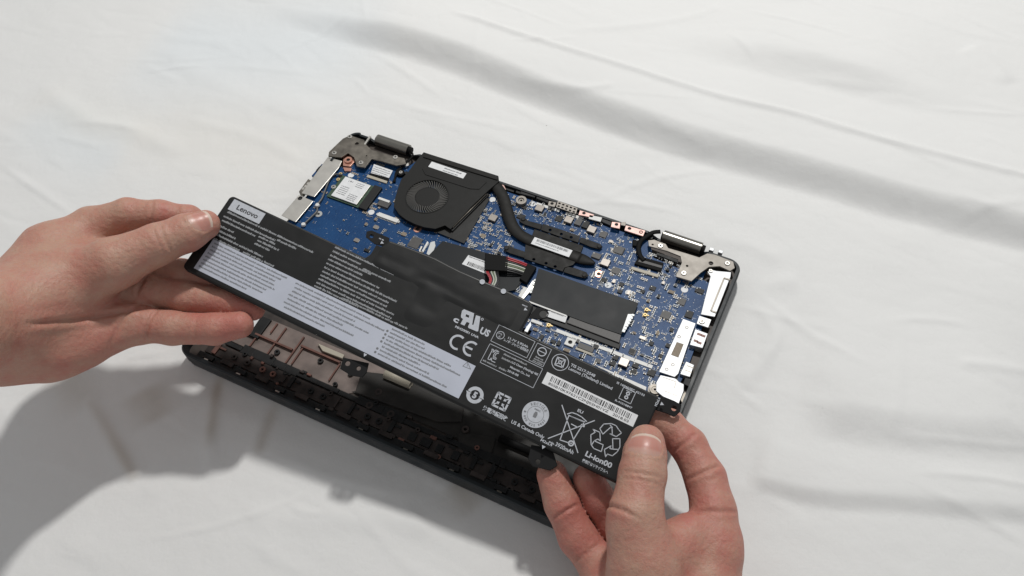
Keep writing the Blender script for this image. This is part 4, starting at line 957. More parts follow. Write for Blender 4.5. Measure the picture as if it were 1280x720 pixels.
# loose film over the circuit strip: soft ripples
xs = np.arange(xa - 4, xb + 1, 1.5); ys_ = np.arange(-30, 11, 1.5); XX, YY = np.meshgrid(xs, ys_); PP = np.c_[XX.ravel(), YY.ravel()]
edge = np.interp(PP[:, 0], [p[0] for p in sp_[1:9]], [p[1] for p in sp_[1:9]])
mk = sstep((PP[:, 1] + 3.5) / 4) * sstep((edge - 1.2 - PP[:, 1]) / 3)
x_l, x_r = BL(505, 380)[0], BL(562, 380)[0]
mk = np.maximum(mk, sstep((PP[:, 0] - x_l) / 8) * sstep((x_r - PP[:, 0]) / 8) * sstep((PP[:, 1] + 26) / 8) * sstep((edge - 1.2 - PP[:, 1]) / 3)) * sstep((PP[:, 0] - xa - 3) / 8) * sstep((xb - 4 - PP[:, 0]) / 8)
hz = mk * (.35 + .8 * np.abs(vnoise(PP * np.array([.45, 1.0]), 9, 41)) + .5 * vnoise(PP, 16, 42)) - .12
rip = MB(); nx_ = len(xs); rip.v = [(float(p[0]), float(p[1]), float(h)) for p, h in zip(PP, hz)]
for j in range(len(ys_) - 1):
    for i in range(nx_ - 1):
        k = j * nx_ + i
        if max(mk[k], mk[k + 1], mk[k + nx_], mk[k + nx_ + 1]) > .01: rip.f.append((k, k + 1, k + nx_ + 1, k + nx_)); rip.mi.append(0); rip.sm.append(True)
strip = rip.build('film_ripple', 'battery_film', cas)
# screw tabs
def tab(pts, holes, z=-2.2, t=1.1):
    ps = [BL(x, y, z) for x, y in pts]; hs = [circ(*BL(x, y, z), r, 16) for x, y, r in holes]
    return MB().prism(ps, z - t, z, holes=hs).build('screw_tab', 'battery_tab', BAT, bevel=.25)
tab(Z('I6', (172, 42), (200, 36), (300, 78), (290, 130), (215, 110), (168, 72)), [(*Z('I6', (200, 68))[0], 1.3)])
tab(Z('E', (122, 372), (160, 330), (212, 338), (238, 365), (225, 398), (180, 405), (110, 400)), [(*Z('E', (202, 372))[0], 2.4)])
tab(Z('J', (885, 240), (1020, 270), (1008, 320), (985, 345), (925, 335), (868, 300)), [(*Z('J', (908, 272))[0], 1.5), (*Z('J', (966, 298))[0], 1.3)], -4.2)
tab([(690, 560), (697, 582), (688, 588), (666, 583), (660, 574), (664, 556)], [(672.5, 577.0, 1.4)], -4.2)
tab([(826, 494), (843, 501), (852, 506), (850, 515), (843, 521), (832, 516), (818, 512)], [(842.5, 510.5, 1.5)], -2.5)
# rolled front edge of the film
MB().tube([(4, -BH + .9, -1.4), (90, -BH + .6, -1.3), (180, -BH + .8, -1.5), (276, -BH + .9, -1.4)], 1.25, 12).build('film_edge', 'battery_film', BAT)

EPS = 0.06
def flat(name, polys, mt, z=EPS, parent=None, kind=None, t=.03):
    q = MB()
    for p in polys: q.prism(p, z - .02, z + t)
    return q.build(name, mt, parent or cas, kind=kind)
def stroke(q, pts, w, z=EPS, closed=False):
    P = [np.array(p) for p in pts]
    if closed: P = P + [P[0]]
    for a, b in zip(P[:-1], P[1:]):
        d = b - a; l = np.linalg.norm(d)
        if l < 1e-6: continue
        d /= l; n = np.array([-d[1], d[0]]) * w / 2; a2 = a - d * w * .35; b2 = b + d * w * .35
        q.add([(*(a2 + n), z), (*(a2 - n), z), (*(b2 - n), z), (*(b2 + n), z)], [(0, 1, 2, 3)])
def annulus(q, c, ri, ro, z=EPS, n=40, a0=0, a1=360):
    vs = []; fs = []
    for i in range(n + 1):
        w = math.radians(a0 + (a1 - a0) * i / n); vs += [(c[0] + ri * math.cos(w), c[1] + ri * math.sin(w), z), (c[0] + ro * math.cos(w), c[1] + ro * math.sin(w), z)]
    for i in range(n): fs.append((2 * i, 2 * i + 1, 2 * i + 3, 2 * i + 2))
    q.add(vs, fs)
DG = None
def text(s, start, end, cap, mt='silver_print', z=EPS, parent=None, rot=0.0, bold=0.0, name='printed_text', fixed=False, loc=None):
    """lettering along the battery's length; start and end are photograph pixels of the baseline"""
    cu = bpy.data.curves.new('t', 'FONT'); cu.body = s; cu.size = cap / .73 / 1000; cu.fill_mode = 'FRONT'; cu.resolution_u = 3; cu.offset = bold / 1000
    ob = bpy.data.objects.new('t', cu); COL.objects.link(ob)
    dg = bpy.context.evaluated_depsgraph_get(); me = bpy.data.meshes.new_from_object(ob.evaluated_get(dg)); COL.objects.unlink(ob); bpy.data.objects.remove(ob)
    co = np.zeros(len(me.vertices) * 3); me.vertices.foreach_get('co', co); co = co.reshape(-1, 3)
    if loc is None: a = np.array(BL(*start)); b = np.array(BL(*end)); ln = np.linalg.norm(b - a)
    else: a = np.array(loc[0]); ln = loc[1]
    if len(co):
        x0, x1 = co[:, 0].min(), co[:, 0].max(); sx = (ln / 1000) / max(x1 - x0, 1e-9); co[:, 0] = (co[:, 0] - x0) * sx
        c_, s_ = math.cos(rot), math.sin(rot); x = co[:, 0] * c_ - co[:, 1] * s_ + a[0] / 1000; y = co[:, 0] * s_ + co[:, 1] * c_ + a[1] / 1000
        co = np.c_[x, y, np.full(len(x), z / 1000)]
        me.vertices.foreach_set('co', co.ravel())
    me.materials.clear(); me.materials.append(MATS[mt]); me.name = name
    return put(name, me, parent or cas)

# maker's name in a silver box
bx = BP('I1', (372, 98), (572, 187), (540, 252), (336, 166)); X0 = min(bx[0][0], bx[3][0]) + .3; X1 = max(bx[1][0], bx[2][0]) - .3; Y1 = max(b[1] for b in bx[:2]) - .2; Y0 = min(b[1] for b in bx[2:]) + .2
flat('name_plate', [[(X0, Y0), (X1, Y0), (X1, Y1), (X0, Y1)]], 'silver_print')
text('Lenovo', 0, 0, (Y1 - Y0) * .45, 'ink', .1, loc=((X0 + (X1 - X0) * .2, Y0 + (Y1 - Y0) * .3), (X1 - X0) * .66), bold=.12)
# fine print on the black film
def rows(q, zm, lst, h, z=EPS):
    for (a, b) in lst:
        (xa, ya), (xb, yb) = BP(zm, a, b); y = (ya + yb) / 2
        print_rows(q, xa, xb, y, h, z - .02, wmin=1.2, wmax=6)
q = MB()
rows(q, 'I1', [((330, 182), (885, 436)), ((305, 208), (640, 360)), ((648, 362), (775, 412)), ((292, 240), (516, 326)), ((530, 340), (640, 382)), ((283, 272), (372, 308)), ((522, 364), (662, 422)), ((272, 300), (384, 350)), ((505, 382), (602, 425)), ((258, 326), (560, 465)), ((242, 352), (410, 425)), ((430, 438), (560, 496)), ((566, 500), (630, 528))], 1.35)
rows(q, 'I2', [((404, 48), (785, 218)), ((388, 76), (576, 150)), ((586, 182), (760, 270)), ((372, 102), (640, 215)), ((358, 128), (585, 218)), ((345, 155), (695, 300)), ((330, 185), (816, 388)), ((318, 210), (756, 392)), ((305, 236), (745, 415)), ((293, 258), (790, 468)), ((280, 282), (776, 492)), ((268, 300), (560, 420)), ((455, 375), (780, 528)), ((785, 530), (870, 568))], 1.3)
q.build('fine_print', 'silver_fine', cas, kind='stuff')
# silver label with warnings
lb = BP('I1', (245, 372), (97, 540)); le = BP('I3', (690, 705), (800, 488))
ly1 = (lb[0][1] + le[1][1]) / 2; ly0 = (lb[1][1] + le[0][1]) / 2; lx0 = (lb[0][0] + lb[1][0]) / 2; lx1 = (le[0][0] + le[1][0]) / 2
lab = flat('warning_label', [[(lx0, ly0), (lx1, ly0), (lx1, ly1), (lx0, ly1)]], 'label_silver')
q = MB(); lh = ly1 - ly0; lw = lx1 - lx0; LZ = EPS + .06
for i, e in enumerate((.30, .285, .27, .275, .285, .26, .255, .2)): print_rows(q, lx0 + 2, lx0 + lw * e, ly1 - lh * (.09 + i * .112), 1.15, LZ, wmin=2, wmax=8)
for i, (s, e) in enumerate(((.335, .62), (.34, .68), (.34, .58), (.335, .64), (.34, .55), (.335, .6), (.345, .5))): print_rows(q, lx0 + lw * s, lx0 + lw * e, ly1 - lh * (.1 + i * .125), 1.15, LZ, wmin=2, wmax=8)
for i, e in enumerate((.82, .83, .93, .97, .9, .84, .88, .95)):
    y = ly1 - lh * (.08 + i * .112); print_rows(q, lx0 + lw * .7, lx0 + lw * e, y, 1.2, LZ, wmin=1, wmax=5)
    if i not in (0, 5): q.cyl(lx0 + lw * .69, y, LZ, LZ + .02, .75, 12)
q.build('fine_print', 'ink_grey', lab, kind='stuff')
q = MB(); stroke(q, BP('I3', (742, 476), (762, 522), (712, 502)), .35, LZ, True); stroke(q, BP('I3', (742, 488), (740, 504)), .35, LZ); q.build('warning_triangle', 'ink_grey', lab)

# component mark: reversed R with U, small c and us
def trace(zm, *pts): return BP(zm, *pts)
ur = MB()
outer = trace('UL', (258, 120), (388, 172), (362, 318), (378, 322), (412, 196), (468, 214), (440, 402), (424, 406), (318, 362), (308, 345), (330, 296), (292, 282), (262, 330), (212, 308), (246, 244), (222, 228), (218, 205), (232, 138))
ur.prism(outer, EPS - .02, EPS + .03, holes=[trace('UL', (284, 182), (326, 200), (318, 230), (276, 212))])
ur.build('component_mark', 'silver_print', cas)
text('c', *Z('UL', (112, 268), (182, 288)), 3.6, bold=.2); text('US', *Z('UL', (452, 420), (570, 468)), 4.0, bold=.22)
q = MB(); c = BP('UL', (492, 248))[0]; annulus(q, c, .45, .8); q.build('registered_mark', 'silver_print', cas)
text('MH20081 LNA', *Z('UL', (140, 352), (440, 496)), 1.4, bold=.06)
# CE
q = MB()
c1 = np.array(BP('UL', (175, 545))[0]); c2 = np.array(BP('UL', (345, 628))[0])
annulus(q, c1, 3.4, 4.7, a0=62, a1=298); annulus(q, c2, 3.4, 4.7, a0=62, a1=298); stroke(q, [(c2[0] - 3.6, c2[1]), (c2[0] + .6, c2[1])], 1.2)
q.build('conformity_mark', 'silver_print', cas)
# framed marks
def frame(zm, pts, w=.28):
    p = BP(zm, *pts); x0 = (p[0][0] + p[3][0]) / 2; x1 = (p[1][0] + p[2][0]) / 2; y1 = (p[0][1] + p[1][1]) / 2; y0 = (p[2][1] + p[3][1]) / 2
    q = MB(); stroke(q, [(x0, y0), (x1, y0), (x1, y1), (x0, y1)], w, closed=True); q.build('printed_frame', 'silver_print', cas); return x0, x1, y0, y1
frame('KC', [(190, 48), (550, 214), (470, 378), (108, 212)]); frame('KC', [(95, 235), (625, 486), (535, 676), (4, 430)]); frame('KC', [(572, 230), (716, 294), (630, 468), (490, 402)])
q = MB(); c = BP('KC', (204, 152))[0]; annulus(q, c, 2.1, 2.45); q.build('safety_mark', 'silver_print', cas); text('PS', 0, 0, 1.1, loc=((c[0] - 1.4, c[1] + .1), 2.2)); text('E', 0, 0, 1.1, loc=((c[0] - .5, c[1] - 1.6), 1.2))
text('11.1V 3.92Ah', *Z('KC', (278, 186), (480, 268)), 1.35, bold=.05); text('レノボ・ジャパン合同会社', *Z('KC', (236, 208), (482, 316)), 1.5, bold=.05)
kq = MB(); stroke(kq, BP('KC', (128, 290), (78, 390), (102, 400), (112, 378), (118, 412), (150, 424)), .42); stroke(kq, BP('KC', (118, 292), (140, 300), (128, 326), (160, 300), (190, 318)), .42); stroke(kq, BP('KC', (190, 320), (160, 318), (138, 345), (130, 385), (160, 395)), .42); stroke(kq, BP('KC', (185, 335), (165, 335), (150, 358), (148, 378), (165, 382)), .42); kq.build('certification_mark', 'silver_print', cas)
q = MB(); rows(q, 'KC', [((30, 402), (165, 462)), ((238, 340), (470, 446)), ((218, 378), (316, 422)), ((190, 475), (262, 508))], 1.15); q.build('fine_print', 'silver_fine', cas, kind='stuff')
text('LG Chem (Nanjing) I&E', *Z('KC', (318, 432), (580, 548)), 1.25, bold=.04); text('Materials Co., Ltd.', *Z('KC', (298, 476), (498, 566)), 1.25, bold=.04); text('2018-08', *Z('KC', (270, 512), (382, 560)), 1.25, bold=.04)
q = MB(); c = BP('KC', (620, 318))[0]; annulus(q, c, 2.2, 2.75); stroke(q, [(c[0] - 2, c[1] - .1), (c[0] + 2, c[1] - .1)], .45); q.build('safety_mark', 'silver_print', cas)
q = MB(); rows(q, 'KC', [((556, 366), (632, 400)), ((540, 384), (640, 430)), ((528, 402), (630, 448))], 1.0); q.build('fine_print', 'silver_fine', cas, kind='stuff')
# five-year mark
q = MB(); c = BP('RC', (190, 190))[0]; annulus(q, c, 2.9, 4.9, a0=8, a1=172); annulus(q, c, 2.9, 4.9, a0=188, a1=352)
q.prism([(c[0] + 2.3, c[1] - .2), (c[0] + 5.6, c[1] - .2), (c[0] + 4, c[1] + 2.0)], EPS - .02, EPS + .02); q.prism([(c[0] - 2.3, c[1] + .2), (c[0] - 5.6, c[1] + .2), (c[0] - 4, c[1] - 2.0)], EPS - .02, EPS + .02)
q.build('five_year_mark', 'silver_print', cas); text('5', 0, 0, 3.6, loc=((c[0] - 1.15, c[1] - 1.8), 2.3), bold=.28)
# four-arrow recycling mark
q = MB(); c = np.array(BP('RC', (455, 255))[0]); s = 4.3
for k in range(4):
    a = math.pi / 2 * k; rt = lambda x, y: (c[0] + x * math.cos(a) - y * math.sin(a), c[1] + x * math.sin(a) + y * math.cos(a))
    stroke(q, [rt(.5, 3.9), rt(3.6, 3.9), rt(3.9, 3.6), rt(3.9, .9)], 1.15); stroke(q, [rt(3.6, 3.4), rt(1.5, 1.5)], .6)
    q.prism([rt(.7, .7), rt(2.5, 1.0), rt(1.0, 2.5)], EPS - .02, EPS + .02)
q.build('recycling_mark', 'silver_print', cas)
text('廢電池請回收', *Z('RC', (262, 332), (505, 448)), 2.2, bold=.1)
# recycling seal
q = MB(); c = BP('RC', (795, 385))[0]; q.cyl(c[0], c[1], EPS - .02, EPS + .03, 7.6, 48); seal = q.build('recycling_seal', 'silver_print', cas)
q = MB(); annulus(q, c, 4.55, 4.8, EPS + .06); q.prism([(c[0] - .9, c[1] - 1.9), (c[0] + .9, c[1] - 1.9), (c[0] + 1.1, c[1] + .3), (c[0] + .5, c[1] + 1.6), (c[0] - .7, c[1] + 1.6), (c[0] - 1.1, c[1] + .2)], EPS + .05, EPS + .07); q.build('seal_ring', 'ink_grey', seal)
def arc_text(s, c, r, a0, a1, cap, inward=False):
    n = len(s)
    for i, ch in enumerate(s):
        if ch == ' ': continue
        w = math.radians(a0 + (a1 - a0) * i / max(n - 1, 1)); rot = w - math.pi / 2 if not inward else w + math.pi / 2; hw = cap * .38
        base = np.array([c[0] + r * math.cos(w), c[1] + r * math.sin(w)]); d = np.array([math.cos(rot), math.sin(rot)])
        text(ch, 0, 0, cap, 'ink_grey', EPS + .07, seal, rot, .06, loc=(tuple(base - d * hw), hw * 2), name='seal_letter')
arc_text('RECYCLE', c, 5.4, 135, 45, 1.5); arc_text('1 800 822 8837', c, 6.7, 190, 350, 1.25, True)
text('RBRC', 0, 0, .9, 'ink_grey', EPS + .06, seal, loc=((c[0] - 1.9, c[1] + 2.3), 3.8), bold=.05)
text('US & Canada Only', *Z('RC', (548, 468), (872, 636)), 2.0, bold=.06)
# crossed-out bin
q = MB()
for pts in (((278, 108), (408, 496)), ((165, 380), (544, 234)), ((335, 190), (262, 392)), ((262, 392), (330, 415)), ((370, 392), (455, 255)), ((322, 180), (360, 168), (400, 182), (440, 205), (478, 240)), ((340, 195), (465, 245)), ((355, 262), (408, 290))):
    stroke(q, BP('BN', *pts), .55)
c = BP('BN', (352, 420))[0]; annulus(q, c, .9, 1.7); annulus(q, c, 0, .45); c = BP('BN', (448, 275))[0]; stroke(q, [(c[0] - .7, c[1]), (c[0] + .7, c[1])], 1.2); stroke(q, BP('BN', (350, 200), (455, 245)), .4)
q.build('crossed_bin_mark', 'silver_print', cas)
text('EU', *Z('BN', (402, 158), (446, 178)), 1.7, bold=.06)
text('min.', *Z('BN', (170, 412), (215, 432)), 1.2, bold=.05); text('3920mAh', *Z('BN', (220, 438), (368, 505)), 2.3, bold=.06)
# three-arrow loop
q = MB()
for pts in (((588, 300), (620, 262), (680, 258), (720, 275), (742, 308), (765, 335), (722, 365), (670, 342), (690, 345), (688, 300), (680, 285), (612, 345), (588, 300)), ((690, 290), (672, 270)),
            ((532, 305), (588, 330), (592, 400), (572, 385), (542, 400), (615, 432), (600, 488), (538, 462), (516, 430), (514, 350), (550, 330), (532, 305)), ((542, 400), (522, 430)),
            ((692, 382), (752, 382), (752, 450), (730, 490), (690, 522), (650, 508), (634, 530), (625, 470), (680, 440), (668, 462), (695, 468), (692, 382)), ((695, 468), (740, 470))):
    stroke(q, BP('BN', *pts), .5)
q.build('recycling_mark', 'silver_print', cas)
text('Li-ion00', *Z('BN', (465, 520), (680, 618)), 3.0, bold=.14)
text('使用後はリサイクルへ', *Z('BN', (440, 566), (652, 668)), 1.5, bold=.05)
# standards mark, barcode and certification on the right
q = MB(); c = np.array(BP('TI', (165, 150))[0]); annulus(q, c, 4.6, 5.0)
for a, b in (((-2.6, -2.6), (2.6, -2.6)), ((2.6, -2.6), (2.6, 2.6)), ((2.6, 2.6), (-2.6, 2.6)), ((-2.6, 2.6), (-2.6, -2.6))):
    r_ = lambda v: (c[0] + v[0] * .93 - v[1] * .1, c[1] + v[0] * .1 + v[1] * .93); stroke(q, [r_(a), r_(b)], .6)
for k in range(4):
    w = math.pi / 4 + math.pi / 2 * k + .1; stroke(q, [(c[0] + .8 * math.cos(w), c[1] + .8 * math.sin(w)), (c[0] + 3.3 * math.cos(w), c[1] + 3.3 * math.sin(w))], .5)
annulus(q, c, .5, 1.2); q.build('standards_mark', 'silver_print', cas)
text('TIS 2217-2548', *Z('TI', (248, 178), (448, 268)), 1.7, bold=.06); text('Lenovo (Thailand) Limited', *Z('TI', (230, 206), (588, 372)), 1.8, bold=.05)
bp_ = BP('TI', (58, 234), (802, 576), (765, 678), (12, 322)); x0 = (bp_[0][0] + bp_[3][0]) / 2; x1 = (bp_[1][0] + bp_[2][0]) / 2; y1 = (bp_[0][1] + bp_[1][1]) / 2; y0 = (bp_[2][1] + bp_[3][1]) / 2
bl_ = flat('barcode_label', [[(x0, y0), (x1, y0), (x1, y1), (x0, y1)]], 'white_paper'); hh = y1 - y0
q = MB(); x = x0 + 3.5
while x < x1 - 3.5: w = random.choice((.3, .3, .55, .8)); q.box(x, x + w, y0 + hh * .42, y1 - hh * .14, EPS + .04, EPS + .06); x += w + random.choice((.35, .35, .7))
q.build('barcode', 'ink', bl_, kind='stuff')
text('8SSB10K97621C2NJ03H01VZ', 0, 0, 1.5, 'ink', EPS + .07, bl_, loc=((x0 + 3.5, y0 + hh * .13), (x1 - x0) * .66), bold=.03); text('2018.03', 0, 0, 1.5, 'ink', EPS + .07, bl_, loc=((x0 + (x1 - x0) * .77, y0 + hh * .13), (x1 - x0) * .17), bold=.03)
text('IS 16046/IEC 62133', *Z('TI', (626, 322), (856, 418)), 1.25, bold=.05)
fx = frame('TI', [(682, 352), (778, 398), (745, 490), (646, 446)], .35)
q = MB(); c = ((fx[0] + fx[1]) / 2, (fx[2] + fx[3]) / 2); annulus(q, (c[0], c[1] + 1.2), .5, 1.15); annulus(q, (c[0], c[1] - 1.2), .5, 1.15); stroke(q, [(c[0] - 1.6, c[1] + 2.6), (c[0] + 1.6, c[1] + 2.6)], .3); q.build('certification_mark', 'silver_print', cas)
text('R-41018847', *Z('TI', (612, 466), (752, 528)), 1.15, bold=.04)
# screw markings with little triangles
def screwmark(zm, a, b, tri, rot=0, cap=1.5):
    up_ = 0 if rot else 1
    (xa, ya), (xb, yb) = BP(zm, a, b); ya += up_ * 2.4; yb += up_ * 2.4
    text('M2xL4', 0, 0, cap, loc=((xa, ya), math.hypot(xb - xa, yb - ya)), rot=rot, bold=.05)
    (tx, ty) = BP(zm, tri)[0]; ty += up_ * 1.9
    t = [(-1.1, .9), (1.1, .9), (0, -1.1)]; r2 = rot if rot == 0 else rot
    flat('printed_triangle', [[(tx + p[0] * math.cos(r2) - p[1] * math.sin(r2), ty + p[0] * math.sin(r2) + p[1] * math.cos(r2)) for p in t]], 'silver_print')
screwmark('I3', (52, 428), (118, 455), (72, 450)); screwmark('BN', (85, 432), (178, 478), (112, 478))
screwmark('TI', (955, 512), (978, 440), (1000, 492), math.pi / 2)
# rivets on the strip
RV = MB().cyl(0, 0, 0, .12, 1.6, 20).mesh('film_dot', ['silver_print'])
for pt in ((823, 327), (942, 380)): x, y = BP('I6', pt)[0]; put('film_dot', RV, cas, (x, y, .5))
q = MB()
for pt in ((1065, 480), (258, 105)):
    x, y = BP('I6', pt)[0]
    q.prism([(x - .6, y - 1), (x + 1.4, y), (x - .6, y + 1)], .04, .08); print_rows(q, x - 3, x + .5, y + 1.9, .9, .04)
q.build('screw_print', 'silver_print', cas, kind='stuff')

# ------------------------------------------------------------------ battery cable: its own plug still in the board
CAB = bpy.data.objects.new('battery_cable', None); COL.objects.link(CAB); CAB.parent = BAT
iB = mb_.inverted()
def to_bat(p): v = iB @ Vector((p[0] / 1000, p[1] / 1000, p[2] / 1000)); return (v.x * 1000, v.y * 1000, v.z * 1000)
plug_z = 14.0
tape_pts = UP('G', 17, (478, 145), (640, 172), (632, 272), (476, 262)); 
q = MB().prism(tape_pts, 15.4, 17.2); q.v = [to_bat(p) for p in q.v]; q.build('cable_tape', 'cable_black', CAB, bevel=.5)
q = MB().prism(UP('G', 14.6, (772, 214), (835, 242), (765, 352), (715, 322), (742, 285)), 11.2, 14.6); q.v = [to_bat(p) for p in q.v]; q.build('cable_plug', 'cable_black', CAB, bevel=.4)
wc = ['wire_red', 'wire_red', 'wire_black', 'wire_white', 'wire_green', 'wire_white', 'wire_black', 'wire_black']
(ax, ay), (bx2, by2) = UP('G', 16.5, (640, 180), (626, 268)); (cx_, cy_), (dx_, dy_) = UP('G', 14.5, (775, 222), (738, 292))
(ex_, ey_), (fx_, fy_) = UP('G', 17, (492, 272), (575, 276)); (gx, gy), (hx, hy) = BP('G', (512, 345), (585, 378), h=-3)
for i in range(8):
    t = i / 7
    a = np.array([ax + (bx2 - ax) * t, ay + (by2 - ay) * t, 16.4]); b = np.array([cx_ + (dx_ - cx_) * t, cy_ + (dy_ - cy_) * t, 13.4])
    q = MB().tube(smooth_path([a - (b - a) * .1, a * .5 + b * .5 + np.array([0, 0, .6]), b], 6), .62, 8); q.v = [to_bat(p) for p in q.v]; q.build('wire', wc[i], CAB)
    a = np.array(to_bat((ex_ + (fx_ - ex_) * t * .9, ey_ + (fy_ - ey_) * t, 16.2))); b = np.array([gx + (hx - gx) * t * .6, gy + (hy - gy) * t * .6 - 4, -3.2])
    q = MB().tube(smooth_path([a, a + np.array([.5, -1.5, 3]), a * .4 + b * .6 + np.array([1.5, 1.5, 0]), b], 6), .62, 8); q.build('wire', wc[i], CAB)

# ------------------------------------------------------------------ hands: one smooth skin each, grown from bones
def cone_sd(P, a, b, ra, rb):
    a = np.array(a); b = np.array(b); ba = b - a; t = np.clip(((P - a) @ ba) / (ba @ ba), 0, 1)
    return np.linalg.norm(P - a - t[:, None] * ba, axis=1) - (ra + (rb - ra) * t)
def smin(a, b, k):
    h = np.clip(.5 + .5 * (b - a) / k, 0, 1); return b + (a - b) * h - k * h * (1 - h)
def chain_sd(P, ch, k=3.0):
    d = None
    for (a, ra), (b, rb) in zip(ch[:-1], ch[1:]):
        s = cone_sd(P, a, b, ra, rb); d = s if d is None else smin(d, s, k)
    return d
def hand_sd(P, palm, fingers, kp=9.0, kf=5.0):
    d = None
    for c in palm:
        s = chain_sd(P, c, 4); d = s if d is None else smin(d, s, kp)
    out = d
    for ch in fingers: out = np.minimum(out, smin(d, chain_sd(P, ch), kf))
    return out
def surface_net(f, lo, hi, h):
    n = np.ceil((hi - lo) / h).astype(int) + 1
    ax = [lo[i] + h * np.arange(n[i]) for i in range(3)]
    G = np.stack(np.meshgrid(*ax, indexing='ij'), -1).reshape(-1, 3)
    V = np.empty(len(G))
    for i in range(0, len(G), 400000): V[i:i + 400000] = f(G[i:i + 400000])
    V = V.reshape(n)
    ins = V < 0; m = n - 1
    cnt = np.zeros(m); acc = np.zeros((*m, 3))
    offs = [(0, 0, 0), (1, 0, 0), (0, 1, 0), (1, 1, 0), (0, 0, 1), (1, 0, 1), (0, 1, 1), (1, 1, 1)]
    sl = lambda A, o: A[o[0]:o[0] + m[0], o[1]:o[1] + m[1], o[2]:o[2] + m[2]]
    for i, a in enumerate(offs):
        for b in offs[i + 1:]:
            if sum(abs(a[k] - b[k]) for k in range(3)) != 1: continue
            va, vb = sl(V, a), sl(V, b); cr = (va < 0) != (vb < 0); t = np.where(cr, va / np.where(cr, va - vb, 1), 0)
            for k in range(3): acc[..., k] += np.where(cr, a[k] + t * (b[k] - a[k]), 0)
            cnt += cr
    act = cnt > 0; idx = -np.ones(m, int); idx[act] = np.arange(act.sum())
    ii = np.argwhere(act); pos = lo + h * (ii + acc[act] / cnt[act][:, None])
    F = []
    for k in range(3):
        u, v = (k + 1) % 3, (k + 2) % 3
        e = [slice(None)] * 3; e2 = [slice(None)] * 3; e[k] = slice(0, -1); e2[k] = slice(1, None)
        A_, B_ = ins[tuple(e)], ins[tuple(e2)]
        for flip, cr in ((False, A_ & ~B_), (True, ~A_ & B_)):
            q = np.argwhere(cr); q = q[(q[:, u] > 0) & (q[:, v] > 0) & (q[:, u] < m[u]) & (q[:, v] < m[v])]
            du = np.zeros(3, int); du[u] = 1; dv = np.zeros(3, int); dv[v] = 1
            g = lambda w: idx[w[:, 0], w[:, 1], w[:, 2]]
            quad = np.stack([g(q - du - dv), g(q - dv), g(q), g(q - du)], 1)
            if flip: quad = quad[:, ::-1]
            F.append(quad)
    F = np.concatenate(F); return pos, F[(F >= 0).all(1)]
